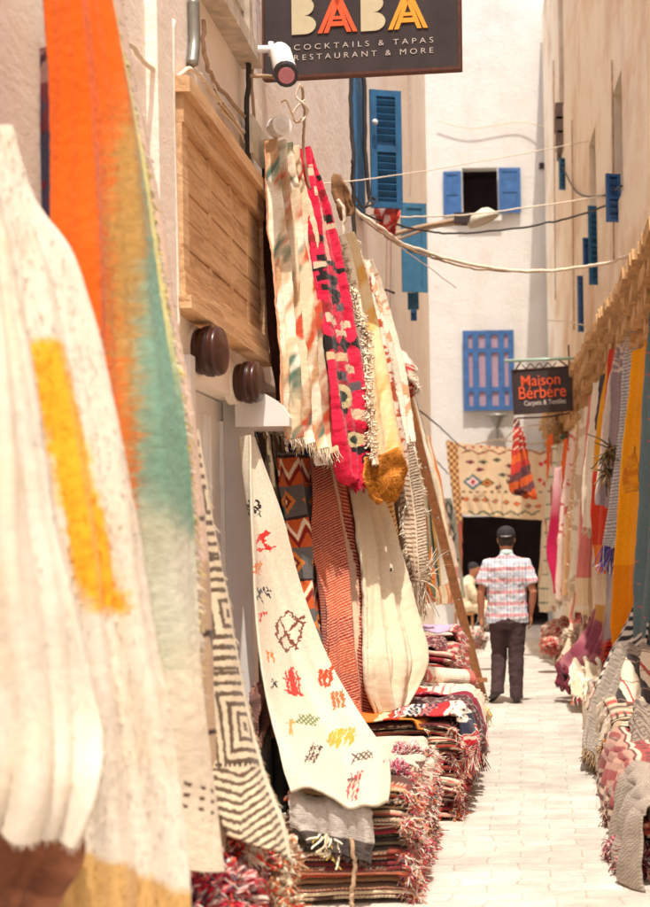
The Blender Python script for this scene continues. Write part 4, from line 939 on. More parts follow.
# H1: cream rug with scattered motifs
def pH1(U,V,X,Y):
    o = full(U, c(216,204,182)); o = put(o, np.clip((fbm(X/20,Y/30,3,3)-.5)*2,0,1)*.4, c(228,210,180))
    j = (fbm(X/2.2,Y/2.2,2,5)-.5)*5; j2 = (fbm(X/2.2+30,Y/2.2,2,6)-.5)*5
    Xj, Yj = X+j, Y+j2
    def comb(x,y,w,h,n,col,sl=0,t=1.1):
        nonlocal o
        for q in range(n):
            xx = x+w*q/(max(n-1,1)); o = put(o, seg(Xj,Yj,xx,y,xx+sl,y+h,t), col)
    def lines(L_, col, t=1.1):
        nonlocal o
        for s_ in L_: o = put(o, seg(Xj,Yj,*s_,t), col)
    hatch = ((X+Y)%5<2)|((X-Y)%5<2)
    o = put(o, ((np.abs(Xj-256)/8+np.abs(Yj-508)/9)<1)&hatch, BLK); comb(250,500,12,14,4,BLK,3,.9)
    RD2 = c(206,50,36); OR2 = c(222,122,40)
    lines([(258,545,270,530),(264,533,274,548),(258,549,276,546),(268,536,272,532)], RD2, 1.4)
    comb(249,568,12,-6,4,OR2,4,1.5); comb(249,574,10,-5,3,OR2,3,1.4)
    lines([(252,600,262,590),(254,590,262,602),(266,588,274,596),(270,586,274,590)], BLK, 1.3)
    lines([(254,616,268,612),(256,622,262,612)], RD2, 1.3)
    B2 = c(120,66,50)
    lines([(280,622,292,610),(292,610,304,622),(304,622,302,640),(302,640,290,648),(290,648,280,636),(280,636,280,622),(284,616,300,646),(282,640,304,616)], B2, 1.2)
    comb(266,652,6,9,2,OR2,1,1.4)
    comb(288,668,13,22,4,RD2,1,1.5); lines([(286,676,303,674),(286,688,304,689),(295,664,295,690)], RD2, 1.5)
    lines([(270,682,276,688),(268,690,276,682)], BLK, 1.3)
    comb(322,670,8,12,3,c(216,70,40),1,1.8)
    o = put(o, (np.abs(Xj-308-(Y-716)*-.8)<11)&(np.abs(Yj-716)<6)&hatch, c(96,122,56))
    comb(328,734,22,-9,6,c(230,160,50),6,1.5); comb(330,738,20,-6,4,c(230,160,50),5,1.2)
    comb(334,692,8,12,3,c(226,100,60),2,1.5)
    o = put(o, (np.abs(Xj-362)<10)&(np.abs(Yj-751)<4)&hatch, c(90,66,60))
    comb(312,742,8,24,3,c(70,40,36),-9,1.0); comb(352,764,9,26,3,c(214,50,60),-5,1.1)
    lines([(289,720,288,738),(286,726,292,722)], c(214,150,60), 1.6)
    return o
rug('motif_rug','long cream rug with scattered red, black and orange motifs sliding onto the near pile','rug',
 [(244,436,9.3,252,438,9.5),(247,520,9.1,277,520,9.45),(250,600,8.95,303,600,9.4),(257,670,8.7,330,668,9.3),(268,725,8.2,364,722,8.95),(280,760,7.8,386,752,8.35),(285,774,7.6,390,772,7.8),(289,783,7.48,390,790,7.45),(291,788,7.42,388,803,7.36)],
 pH1, nu=230,nv=620, fold=(1.1,.025), wob=(.006,5), edge=.6, th=.012, bulge=.03, phase=3.5, mat=FINE, foldgrow=False)
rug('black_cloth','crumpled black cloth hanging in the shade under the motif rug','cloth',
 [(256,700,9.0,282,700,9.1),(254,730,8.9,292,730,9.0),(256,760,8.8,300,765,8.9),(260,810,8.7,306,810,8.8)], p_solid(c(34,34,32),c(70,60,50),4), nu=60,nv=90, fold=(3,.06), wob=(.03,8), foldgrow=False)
rug('pink_cloth','dusty pink cloth bunched above the black one','cloth',
 [(258,682,8.9,274,680,9.0),(254,700,8.8,282,702,8.95),(252,720,8.8,284,716,8.9),(252,744,8.8,264,746,8.85)], p_solid(c(150,106,92),c(110,70,60)), nu=50,nv=60, fold=(2,.04), wob=(.03,8), foldgrow=False)

# ================================================================== PILES OF FOLDED RUGS
def folded_rug(label, x0, x1, y0, y1, z0, th, layers, pat, sag=None, group=None, fringe=None, nu=64, seed=0, front=0, rag=.02, skew=0.0, flen=.07, fn=220, yaw=0.0):
    """one rug folded into layers, the folds towards -Y; pat(U,V) gets metres across and along the cloth"""
    r_ = np.random.default_rng(seed); lt = th/layers; path = []
    for k in range(layers):
        z = z0+lt*(k+.5); ya = y0+r_.uniform(-.004,.018); n = 22
        ys = np.linspace(y1, ya+lt*.5, n) if k%2==0 else np.linspace(ya+lt*.5, y1, n)
        path += [(y,z) for y in ys]
        if k%2==0 and k < layers-1:
            for q in range(1,7):
                a = math.pi*q/7; path.append((ya+lt*.5-lt*.55*math.sin(a), z+lt*.5*(1-math.cos(a))))
        elif k < layers-1:
            for q in range(1,5): a = math.pi*q/5; path.append((y1+lt*.5*math.sin(a), z+lt*.5*(1-math.cos(a))))
    path = np.array(path); nv = len(path); U = np.linspace(0,1,nu); UU, VV = np.meshgrid(U, np.arange(nv))
    lay = (path[:,1]-z0)/lt
    jit0 = (vn(lay*1.3, 0*lay+seed, 3)-.5)*rag*2; jit1 = (vn(lay*1.3, 0*lay+seed+7, 5)-.5)*rag*2
    X = (x0+jit0)[:,None]*(1-UU)+(x1+jit1)[:,None]*UU
    Y = np.broadcast_to(path[:,0][:,None],X.shape).copy(); Z = np.broadcast_to(path[:,1][:,None],X.shape).copy()
    fr_w = np.clip(1-(Y-y0)/.5,0,1)
    Y = Y + (fbm(X*5+seed, Z*2, 3, seed)-.5)*.06*fr_w + front
    hump = (fbm(X*2.3+3, Y*2.3, 2, 41)-.5)*.05*(Z/.6)
    Z = Z + hump + (fbm(X*9+seed, Y*9, 2, seed+1)-.5)*.012
    if sag is not None: Z = Z + sag(X, Y, Z)
    # droop of both ends
    ex = np.clip((np.abs(UU-.5)*2-.75)/.25,0,1)**2; Z = Z - ex*th*.22
    if skew: X = X + (Y-y0)*skew
    if yaw:
        cx, cy = (x0+x1)/2, (y0+y1)/2; dx, dy = X-cx, Y-cy; X = cx+dx*math.cos(yaw)-dy*math.sin(yaw); Y = cy+dx*math.sin(yaw)+dy*math.cos(yaw)
    Z = np.maximum(Z, .006)
    s = np.r_[0,np.cumsum(np.hypot(np.diff(path[:,0]),np.diff(path[:,1])))]
    S = np.broadcast_to(s[:,None], X.shape)
    G = np.stack([X,Y,Z],-1); colr = pat(UU,S/s[-1],X*100,S*100); nz = fbm(X*30,S*60,2,seed+5)
    colr = np.clip(colr*(.75+.45*nz)[...,None],0,.95)
    o = raw('folded_rug', G.reshape(-1,3), grid_faces(nv,nu), WOVEN, None, colr.reshape(-1,3), np.stack([X,S],-1).reshape(-1,2))
    md = o.modifiers.new('thickness','SOLIDIFY'); md.thickness = lt*.62; md.offset = 0
    tag(o, label, 'folded rug', group)
    if fringe is not None:
        cl = np.array(fringe).reshape(-1,3); SEED[0]+=1; q_ = np.random.default_rng(SEED[0]); fn = int(fn*2.2); flen = flen*.85
        i = q_.integers(0,nv,fn); P0 = G[i,-1]; d = np.tile([.8,-.25,-.55],(fn,1))+q_.normal(0,.35,(fn,3))
        cc = cl[q_.integers(0,len(cl),fn)]*q_.uniform(.7,1.15,(fn,1))
        strands('fringe', o, P0, d, flen*q_.uniform(.4,1.3,fn), .0036, np.clip(cc,0,.95), 1.5, .45, 6, seed=SEED[0])
    return o
def fold_pat(pal, seed=0, dots=True):
    pal = [np.asarray(p) for p in pal]
    def f(U,V,X,S):
        r = random.Random(seed); o = full(U, pal[0]); t = (S*.01)/.012
        k = np.floor(t).astype(int); fine = (vn(k*1.7+.3, 0*k+seed*3.1, 3)*len(pal)*.999).astype(int); o = np.array(pal)[fine]
        if dots: o = put(o, (vn(k*2.3,0*k+5.,9)>.55)&(((X/1.6)%1)<.5), c(226,206,176)); o = put(o, (vn(k*1.1,0*k+8.,4)>.75)&(((X/2.6)%1)<.3), BLK)
        big = (np.floor(X/9+r.random()*5)).astype(int); o = put(o, (vn(big*1.3,0*big+seed*1.,6)>.7)&(vn(k*.3,0*k+2.,7)>.55), pal[1])
        return o
    return f
PALS = [ [c(126,104,76),c(150,72,58),c(92,80,66),c(190,166,128)], [c(110,108,84),c(78,68,60),c(156,140,108),c(206,176,134)],
         [c(172,58,56),c(120,46,48),c(216,140,116),c(96,66,62)], [c(150,130,106),c(100,76,62),c(196,84,72),c(226,206,170)],
         [c(206,70,72),c(150,50,60),c(236,176,160),c(236,216,190)], [c(136,66,52),c(96,62,52),c(190,150,106),c(206,92,62)],
         [c(210,110,90),c(236,200,180),c(170,50,60),c(120,60,60)], [c(120,84,60),c(80,70,56),c(150,50,40),c(220,200,160)] ]
FRC = [c(216,84,100),c(240,180,176),c(244,232,214),c(244,232,214),c(210,66,54),c(150,60,76),c(232,200,160),c(232,136,72),c(226,206,190)]
ORD = ['lowest','second','third','fourth','fifth','sixth','seventh','eighth','ninth','tenth','eleventh','topmost']
CN = ['olive brown','dark olive','maroon','grey brown','crimson','dark rust','salmon','tan brown']
z = .02; GN = 'folded rugs in the near left pile'
hts = [.062,.055,.06,.05,.058,.05,.054,.05,.046]; pi = [3,5,2,0,1,4,3,1,5]
for q in range(9):
    if q == 8: lab = 'topmost %s folded rug in the near left pile, under the grey throw' % CN[pi[q]]
    else: lab = '%s folded rug, %s from the paving in the near left pile' % (CN[pi[q]], 'lowest' if q==0 else ORD[q])
    folded_rug(lab, -1.08+.012*math.sin(q*2.1), -.545+.02*math.sin(q*3.7), 7.53+.045*math.sin(q*1.9), 9.3, z, hts[q]*.97, 4 if q%2 else 6, fold_pat(PALS[pi[q]],q+2), group=None, fringe=FRC, seed=20+q, fn=420, flen=.06, rag=.035)
    z += hts[q]
ZT1 = z
# second pile, farther back
z = .02; hts = [.08,.075,.085,.07,.08,.075,.07]; pi = [4,2,6,0,4,7,2]
for q in range(7):
    lab = '%s folded rug, %s from the paving in the second left pile' % (CN[pi[q]], ORD[q] if q<6 else 'topmost')
    folded_rug(lab, -1.25+.02*math.sin(q*1.3), -.42+.03*math.sin(q*2.9), 9.75+.04*math.sin(q*2.2), 12.1, z, hts[q]*.97, 4, fold_pat(PALS[pi[q]],q+22), fringe=FRC, seed=40+q, fn=320, flen=.06, nu=50, rag=.04)
    z += hts[q]
ZT2 = z
# third pile
z = .02; hts = [.10,.09,.10,.10,.09,.10,.10,.09]; pi = [2,3,6,4,1,2,7,4]
for q in range(8):
    lab = '%s folded rug, %s from the paving in the third left pile' % (CN[pi[q]], ORD[q] if q<7 else 'topmost')
    folded_rug(lab, -1.3, -.60+.03*math.sin(q*2.9), 12.7+.05*math.sin(q*2.2), 15.2, z, hts[q]*.97, 4, fold_pat(PALS[pi[q]],q+32), fringe=FRC, seed=60+q, fn=160, flen=.06, nu=40)
    z += hts[q]
ZT3 = z

# surface over a pile: cloth laid on top and hanging over its street side
def over_pile(name, label, xs, ztop, drop, y0, y1, pat, nu=70, nv=120, seed=0, out=.04, amp=.02, th=.01, mat=None, cat='rug', fr=None, back=None, side=1, slope=0.0, pile=None, tuck=0.0):
    """runs from xs[0] (wall side) to xs[1] (street side) over the top, then drops; y0..y1 along the alley. side=-1 mirrors for the right side"""
    r_ = np.random.default_rng(seed); top = abs(xs[1]-xs[0]); tot = top+drop; rad = .05
    s = np.linspace(0,tot,nv); px, pz = [], []
    for q in s:
        if q < top-rad: px.append(q); pz.append(0)
        elif q < top+rad: a = (q-top+rad)/(2*rad)*math.pi/2; px.append(top-rad+rad*math.sin(a)); pz.append(-rad*(1-math.cos(a)))
        else: px.append(top+out*math.sin((q-top)/max(drop,.01)*2.2)); pz.append(-rad-(q-top-rad))
    px, pz = np.array(px), np.array(pz); U = np.linspace(0,1,nu); UU, SS = np.meshgrid(U, s)
    Y = y0+(y1-y0)*UU; ph = r_.uniform(0,6); hang = np.clip((SS-top+.05)/max(drop,.01),0,1)
    fo = np.sin(UU*2*math.pi*r_.uniform(2.5,4.5)+ph+(fbm(SS*2,UU*3,2,seed)-.5)*4)
    X = px[:,None]+fo*amp*(.25+1.5*hang)+(fbm(UU*6,SS*8,3,seed+2)-.5)*.03
    Z = ztop+pz[:,None]+(fbm(UU*5+3,SS*5,3,seed+1)-.5)*amp*2.2*(1-hang)+slope*(1-px[:,None]/top)
    Z = Z + (fbm(U*5,0*U,3,seed+9)-.5)[None,:]*hang*.12*min(drop,.5)/.3
    Y = Y + (fbm(UU*3,SS*4,2,seed+4)-.5)*.10
    Z = np.maximum(Z, .012+.004*fo)
    X = xs[0]+X*side
    G = np.stack([X,Y,Z],-1); colr = pat(UU,SS/tot,Y*100,SS*100); colr = np.clip(colr*(.8+.35*fbm(Y*30,SS*30,2,seed+5))[...,None],0,.95)
    o = raw(name, G.reshape(-1,3), grid_faces(nv,nu), mat or WOVEN, None, colr.reshape(-1,3), np.stack([Y,SS],-1).reshape(-1,2))
    if th: md = o.modifiers.new('thickness','SOLIDIFY'); md.thickness = th; md.offset = 0
    tag(o, label, cat)
    if fr:
        for f in (fr if isinstance(fr,list) else [fr]): edge_fringe(o, G, colr, **f)
    if pile: fibres(o, G, normals(G), colr, *pile)
    return o
def crumple(label, x, y, z, rx, ry, rz, pat, seed=0, name='crumpled_rug', cat='rug', n=70, rough=.5, fringe=None, fn=160, flen=.07, freq=2.6):
    """a bundled cloth: closed, heavily creased surface"""
    T_, A_ = np.linspace(0.02,math.pi-.02,n), np.linspace(0,2*math.pi,2*n)
    AA, TT = np.meshgrid(A_, T_); sx, sy, sz = np.sin(TT)*np.cos(AA), np.sin(TT)*np.sin(AA), np.cos(TT)
    def ns(f, s): return fbm(sx*f+7,sy*f+sz*f*1.3+3,3,s)+fbm(sz*f+5,sx*f*1.1+9,3,s+1)-1
    w = ns(freq*.6, seed)*1.2
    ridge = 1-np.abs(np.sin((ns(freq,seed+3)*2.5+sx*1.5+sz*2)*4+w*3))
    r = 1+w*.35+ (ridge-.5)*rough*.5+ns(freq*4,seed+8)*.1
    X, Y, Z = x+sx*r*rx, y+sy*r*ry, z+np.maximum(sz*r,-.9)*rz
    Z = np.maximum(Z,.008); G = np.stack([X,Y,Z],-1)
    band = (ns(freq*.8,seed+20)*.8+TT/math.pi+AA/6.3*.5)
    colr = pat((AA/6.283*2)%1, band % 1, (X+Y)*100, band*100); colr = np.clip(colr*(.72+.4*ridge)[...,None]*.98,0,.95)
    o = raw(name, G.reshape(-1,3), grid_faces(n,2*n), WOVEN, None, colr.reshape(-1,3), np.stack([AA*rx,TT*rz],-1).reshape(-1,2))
    tag(o, label, cat)
    if fringe is not None:
        SEED[0]+=1; q_ = np.random.default_rng(SEED[0]); fn = int(fn*2); i = q_.integers(2,n-2,fn); j = q_.integers(0,2*n,fn)
        P0 = G[i,j]; d = P0-np.array([x,y,z]); cl = np.array(fringe).reshape(-1,3)
        strands('fringe', o, P0, d*np.array([1,1,.3])+q_.normal(0,.02,(fn,3))+np.array([0,0,-.05]), flen*.8*q_.uniform(.5,1.3,fn), .0034, np.clip(cl[q_.integers(0,len(cl),fn)]*q_.uniform(.75,1.1,(fn,1)),0,.95), 1.6, .35, 6, seed=SEED[0])
    return o
# near pile dressing
over_pile('woven_rug','white cloth laid flat across the near left pile, blank and sunlit',(-1.0,-.56),ZT1+.012,.10,8.35,9.5,p_solid(c(226,215,196),c(214,198,174)),seed=3,th=.012,amp=.012,fr=dict(n=200,length=.06,r=.005,col=[c(236,170,176),W_,PK],curl=.4))
def p_loops(U,V,X,Y):
    pal = np.array(FRC+[c(60,40,50),c(238,228,210)]); k = (vn(X/2.3,Y/2.0,5)*.5+vn(X/5,Y/4,8)*.5); return pal[(np.clip((k-.15)/.7,0,.999)*len(pal)).astype(int)]
def heap_on_side(lab, x, y, z, s, sd, pal=FRC, fn=170): crumple(lab, x, y, z, s*1.35, s*2.1, s*1.3, p_speckle(pal,10,18,sd), seed=sd, fringe=pal, fn=fn, flen=.05, n=70, rough=1.1, freq=3.4)
k = 0
for (x_,y_,D,s_,lb) in [(398,776,8.1,.055,'pink and white knotted bundle at the near corner of the left pile'),(410,756,8.8,.06,'pale pink knotted bundle on the street edge of the near left pile'),
   (402,806,7.9,.055,'dark red bundle hanging under the pink ones on the near left pile'),(416,780,8.5,.06,'multicoloured yarn bundle halfway down the near left pile'),(412,822,8.1,.055,'crimson yarn bundle low on the near left pile'),
   (426,806,8.7,.055,'orange and teal yarn bundle at the gap after the near left pile'),(424,850,8.0,.05,'pink yarn bundle just above the paving at the near left pile'),
   (437,742,10.2,.07,'red and cream fringed bundle spilling from the second left pile'),(449,762,10.2,.065,'wine red bundle low on the second left pile'),(463,742,11.2,.075,'cream bundle at the far corner of the second left pile'),
   (459,790,10.3,.06,'dark pink fringed bundle near the foot of the second left pile'),(470,766,11.4,.06,'pale lilac bundle near the foot of the second left pile'),(444,806,9.9,.05,'scarlet tassel bundle on the paving by the second left pile')]:
    p_ = P(x_,y_,D); k += 1
    pal = [[c(236,170,176),c(240,228,214),c(206,70,110),c(120,40,60)],[c(240,214,206),c(238,228,214),c(214,90,120)],[MAR,c(150,40,50),c(226,190,170)],FRC,[c(196,34,60),c(236,160,160),c(240,224,206)],[c(226,120,50),c(60,130,120),c(240,224,206),RD],[c(236,130,150),c(200,40,80),W_],
           [RD,c(240,220,196),c(206,60,84)],[MAR,c(180,40,60),c(70,30,40)],[c(240,224,200),c(226,196,160),c(150,60,60)],[c(170,30,70),c(226,150,160),c(60,30,40)],[c(220,200,210),c(180,150,170),c(120,60,80)],[c(206,40,40),c(240,180,150)]][k-1]
    heap_on_side(lb, p_.x-.02, p_.y, max(p_.z,.04), s_*.9, 200+k, pal)
# grey throw with scalloped edge at the front of the near pile
rug('grey_throw','grey throw with a scalloped edge draped over the front of the near pile','throw',
 [(294,783,7.95,356,792,7.8),(291,790,7.66,366,801,7.6),(289,799,7.50,371,808,7.45),(290,810,7.47,372,820,7.43),(291,824,7.47,373,838,7.43),(294,834,7.47,371,864,7.42)],
 lambda U,V,X,Y: put(put(full(U,c(184,174,166)), np.clip((fbm(X/2,Y/2,3,5)-.45)*3,0,1)*.5, c(206,198,188)), V>.78, c(84,74,70)), nu=140,nv=120, fold=(3,.016), wob=(.008,8,.002), edge=2.5, th=.014, mat=WOVEN, fr=dict(n=150,length=.03,r=.003,col=[DGR,c(90,70,60)]))
wire('twisted_rope', [P(352,838,7.42),P(354,862,7.40),P(353,885,7.40),P(352,902,7.40),P(354,918,7.42)], .011, M_TAN, 'tan twisted rope hanging down the front of the near left pile','rope')
def tuft(label, pts, cols, r=.006, n=30, L_=.08):
    P0 = np.array([tuple(p) for p in pts]); SEED[0]+=1; q_=np.random.default_rng(SEED[0]); i = q_.integers(0,len(P0),n); cl=np.array(cols).reshape(-1,3)
    o = strands('yarn_tuft', None, P0[i]+q_.normal(0,.012,(n,3)), np.tile([.1,-.6,-.4],(n,1))+q_.normal(0,.4,(n,3)), L_*q_.uniform(.6,1.3,n), r, cl[q_.integers(0,len(cl),n)], 1.2, .3, 6, seed=SEED[0]); tag(o,label,'tuft')
tuft('cream and yellow yarn tuft sticking out under the grey throw',[P(322,836,7.45),P(330,838,7.45),P(334,850,7.45)],[CR,c(226,200,110),W_],.008,40)
# second pile dressing
over_pile('woven_rug','bright orange kilim lying flat on the second left pile',(-1.15,-.62),ZT2+.03,.05,9.75,10.5,p_stripes([(c(232,120,36),3),(c(240,214,170),.6),(c(206,60,30),1),(c(240,150,60),2)],1,'V',.05),seed=5,amp=.015,fr=dict(n=160,length=.06,r=.004,col=[c(232,120,36),W_]))
over_pile('woven_rug','white rug with red patterns flopped over the street side of the second left pile',(-.8,-.40),ZT2+.05,.28,9.8,10.5,p_kilim([c(238,224,206),c(206,44,50),c(238,224,206),c(60,60,80),c(220,120,110)],9,3,3),seed=6,amp=.03,fr=dict(n=220,length=.09,r=.004,col=FRC))
over_pile('woven_rug','dark speckled rug hanging over the middle of the second left pile',(-.85,-.38),ZT2+.045,.38,10.55,11.1,p_speckle([c(70,44,50),c(110,50,54),c(170,150,140),c(90,70,70)],40,60,4),seed=8,amp=.03,fr=dict(n=140,length=.09,r=.004,col=[MAR,W_]))
over_pile('woven_rug','cream rug with a wine border over the far end of the second left pile',(-.95,-.39),ZT2+.06,.30,11.15,12.0,lambda U,V,X,Y: put(put(full(U,c(236,220,196)),(U<.12)|(V>.92),c(150,34,60)),(V<.5)&(((Y/6)%1)<.2),c(206,110,110)),seed=9,amp=.03,fr=dict(n=140,length=.09,r=.004,col=[W_,PK]))
for (x_,y_,D,s_,lb,pal) in [(472,704,12.6,.10,'round cream bundle on the paving end of the left piles',[c(244,232,210),c(236,220,190)]),(481,716,12.9,.07,'small yellow cloth bundle beside the cream one',[c(240,200,80),c(240,226,190)]),
    (476,745,12.2,.08,'cream and wine striped bundle low by the paving on the left',[c(240,226,206),c(150,40,60),c(226,190,170)]),(478,640,18.6,.11,'pale bundle on the ground behind the leaning plank',[c(236,224,206),c(190,170,150),c(220,140,130)]),
    (488,618,21.5,.12,'farthest pale bundle on the left, just past the plank top',[c(240,230,214),c(206,190,170)])]:
    p_ = P(x_,y_,D); crumple(lb,p_.x,p_.y,max(p_.z,s_*.7),s_,s_*1.3,s_,p_speckle(pal,5,9,int(x_)),seed=int(x_),fringe=pal,fn=60,n=50)
# third pile dressing
over_pile('striped_throw','lilac topped striped throw draped over the third left pile',(-1.15,-.60),ZT3+.09,.62,14.0,15.1,
   lambda U,V,X,Y: put(put(put(full(U,c(190,84,76)),((Y/5.5)%1)<.3,c(236,206,190)),((Y/11)%1)<.12,c(70,50,56)),V<.42,c(206,176,206)),seed=12,amp=.03,fr=dict(n=160,length=.1,r=.005,col=[c(206,176,206),W_]))
over_pile('woven_rug','dark red speckled rug hanging left of the striped throw',(-1.2,-.68),ZT3+.05,.5,12.75,13.9,p_speckle([c(96,30,40),c(140,50,56),c(190,160,150),c(60,34,44)],40,60,6),seed=13,amp=.03,fr=dict(n=120,length=.1,r=.005,col=[MAR,W_]))
def roll(label, a, b_, r, pat, seed=0):
    a, b_ = Vector(a), Vector(b_); n, m = 60, 64; ax = (b_-a); ln = ax.length; ax.normalize(); u = ax.cross(Vector((0,0,1))).normalized(); v = u.cross(ax)
    G = np.zeros((m,n,3)); t = np.linspace(0,1,n)
    for i in range(m):
        th = i/(m-1)*2*math.pi*2.2; rr = r*(.55+.45*i/(m-1))*(1+.08*(fbm(t*4,0*t+i*.2,2,seed)-.5)*2)
        for j in range(n): 
            q = a+ax*ln*t[j]+(u*math.cos(th)*1.15+v*math.sin(th)*.8)*rr[j]; G[i,j] = q
    UU, VV = np.meshgrid(t, np.linspace(0,1,m)); colr = pat(UU,VV,UU*ln*100,VV*60)
    o = raw('rolled_rug', G.reshape(-1,3), grid_faces(m,n), WOVEN, None, np.clip(colr*(.8+.3*fbm(UU*30,VV*30,2,seed))[...,None],0,.95).reshape(-1,3), np.stack([UU*ln,VV*.6],-1).reshape(-1,2))
    md = o.modifiers.new('thickness','SOLIDIFY'); md.thickness=.012; tag(o,label,'rolled rug')
    edge_fringe(o, G, colr, side='right', n=120, length=.05, r=.004)
roll('cream and pink rolled rug on top of the second left pile', P(418,676,12.0), P(466,680,12.3), .10, pRW(c(240,222,200),c(222,120,110),9,9,.55,3), 3)
roll('grey brown rolled rug under the cream and pink one', P(416,692,11.8), P(452,697,12.1), .085, p_speckle([c(120,106,92),c(170,156,136),c(90,76,66)],60,60,5), 4)
roll('green rolled cloth peeping out beside the grey brown roll', P(436,700,12.1), P(470,697,12.5), .05, p_solid(c(40,120,70),c(30,90,56)), 5)
crumple('bright red bundle tucked below the cream wool rug', *P(412,702,11.3), .14, .15, .09, p_speckle([c(200,34,30),c(220,70,50)],6,9,3), seed=71, n=50)
# leaning plank
a, b_ = P(407,398,16.2), P(484,702,17.25); a.x -= .0
d_ = (b_-a); M = frame_M(b_, a, Vector((0,-1,0)))
bm = bmesh.new(); box(bm, -.0, d_.length, -.025, .025, -.045, .045, M)
PLK = empty('wooden_plank', b_, 'long brown wooden plank leaning against the rugs, left of the walking man', 'plank')
from_bm('plank', bm, M_PLANK, PLK, bevel=.004)
bm = bmesh.new(); q = P(482,680,17.15); box(bm, q.x-.06,q.x+.055,q.y-.05,q.y-.01,q.z-.02,q.z+.025); from_bm('cross_peg', bm, M_PLANK, PLK, bevel=.004)
bm = bmesh.new()
for f in (.35,.5,.62,.78): ball(bm, b_+(a-b_)*f+Vector((.01,-.05,0)), .012,.012,.012, 8)
from_bm('nails', bm, M_METAL, PLK, smooth=True)
# piles under the camera-side rugs
FP = [c(206,44,66),c(238,226,210),c(96,70,84),c(226,70,50),c(240,190,180),c(150,30,50)]
crumple('crumpled red, black and white rug at the foot of the orange rug', *P(205,900,5.7), .17,.22,.13, p_speckle(FP,9,20,3), seed=81, n=90, fringe=FP, fn=500, flen=.09, rough=.9)
crumple('crumpled dark and pink rug low beside the white wool rug', *P(180,930,5.5), .15,.2,.16, p_speckle([c(50,36,44),c(200,30,60),c(90,40,60),c(230,200,190)],8,18,4), seed=82, n=90, fringe=FP, fn=400, flen=.09, rough=.9)
FP2 = [c(238,222,196),c(206,150,100),c(206,60,40),c(140,80,50),c(226,200,160),c(222,110,50)]
crumple('cream, rust and tan rug bundled under the nested squares rug', *P(258,862,6.5), .15,.25,.15, p_stripes([(c(238,222,196),2),(c(190,130,80),1),(c(238,222,196),1.2),(c(206,60,40),.8),(c(130,76,50),.7)],3,'V',.15), seed=83, n=100, fringe=FP2, fn=400, flen=.07, rough=.9)
crumple('swirled tan and cream rug bundle touching the ground below the nested squares rug', *P(264,915,6.4), .13,.25,.15, p_stripes([(c(236,216,186),2),(c(170,110,66),1),(c(236,216,186),1),(c(222,120,60),.6)],4,'V',.15), seed=84, n=100, fringe=FP2, fn=300, flen=.07, rough=.9)
crumple('red and white tangle between the two crumpled bundles on the left', *P(236,850,6.2), .10,.15,.08, p_speckle([c(214,60,40),c(240,226,206),c(226,110,70)],6,12,9), seed=85, n=80, fringe=FP, fn=300, flen=.08, rough=.9)

# ================================================================== RIGHT HANGING RUGS
def RG(label, D, pts, pat, fold=(2,.03), name='woven_rug', dd=.35, nu=44, nv=220, **kw):
    rows = [(a,y,D+dd*.5,b_,y2,D-dd*.5) for (a,y,b_,y2) in pts]
    return rug(name, label, 'rug', rows, pat, nu=nu, nv=nv, fold=fold, wob=kw.pop('wob',(.014,9)), **kw)
RG('dark slate blue rug with small pink dots at the right edge of the view', 14.0, [(652,300,676,290),(645,400,674,395),(641,500,672,500),(637,600,670,600),(634,646,666,650)],
   lambda U,V,X,Y: put(full(U,c(112,134,138)), (((X/9)%1)<.22)&((((Y+((np.floor(X/9)%2)*11))/22)%1)<.1), c(206,120,120)), fold=(2,.035))
RG('long mustard orange rug, the brightest one on the right', 15.0, [(636,352,650,340),(631,410,650,405),(625,450,650,450),(620,520,646,520),(617,580,642,580),(614,630,639,636),(617,645,633,649)],
   lambda U,V,X,Y: put(put(full(U,c(244,164,20)), Y>565, c(232,140,14)), U<.05, c(240,196,90)), fold=(1.4,.04), bulge=.0, nu=70)
RG('small mustard corner folded over the slate blue rug', 14.3, [(627,470,636,445),(624,480,636,468),(628,492,638,490)], p_solid(c(234,160,34),c(214,130,24)), nv=50)
RG('grey and white knitted rug with a purple yarn fringe', 15.8, [(628,330,637,325),(622,400,634,400),(612,470,630,470),(606,520,628,520),(605,545,620,550)],
   p_diag(c(214,208,204),c(140,134,136),70,5), fold=(2,.04), nu=60, nv=320, fr=dict(n=120,length=.22,r=.006,col=[c(80,70,150),c(220,214,220),c(110,90,160)]))
RG('taupe lilac rug hung from a point high on the ledge', 16.5, [(620,334,625,332),(613,380,628,380),(608,430,630,430),(602,480,624,480),(600,504,615,512)],
   lambda U,V,X,Y: put(full(U,c(160,140,140)), (U<.06)|((Y<372)&(fbm(X/2,Y/2,2,3)>.5)), c(226,206,190)), fold=(2.2,.05), bulge=.03, nu=70)
RG('plain grey lilac rug hanging nearly to the ground behind the mustard one', 16.4, [(610,500,622,500),(609,560,620,560),(607,620,618,620),(606,656,617,656)], p_solid(c(156,144,148),c(176,164,160)), fold=(1.5,.03))
RG('red orange rug with one narrow golden edge', 17.3, [(609,352,615,348),(603,400,612,398),(598,460,608,458),(594,520,608,520),(593,556,610,560),(594,570,607,574)],
   lambda U,V,X,Y: put(put(full(U,c(204,62,36)), (Y>545), c(226,120,40)), (U<.22)&(Y<470), c(226,160,40)), fold=(1.3,.03), nu=60)
RG('cream rug with tan hem under the red orange one', 17.5, [(595,560,609,560),(594,600,608,604),(597,640,606,642)], lambda U,V,X,Y: put(full(U,c(232,210,180)), Y>605, c(214,160,90)))
RG('narrow dark grey rug high under the brick ledge', 18.0, [(601,376,606,374),(600,400,605,400),(598,430,603,430)], p_solid(c(70,66,72)))
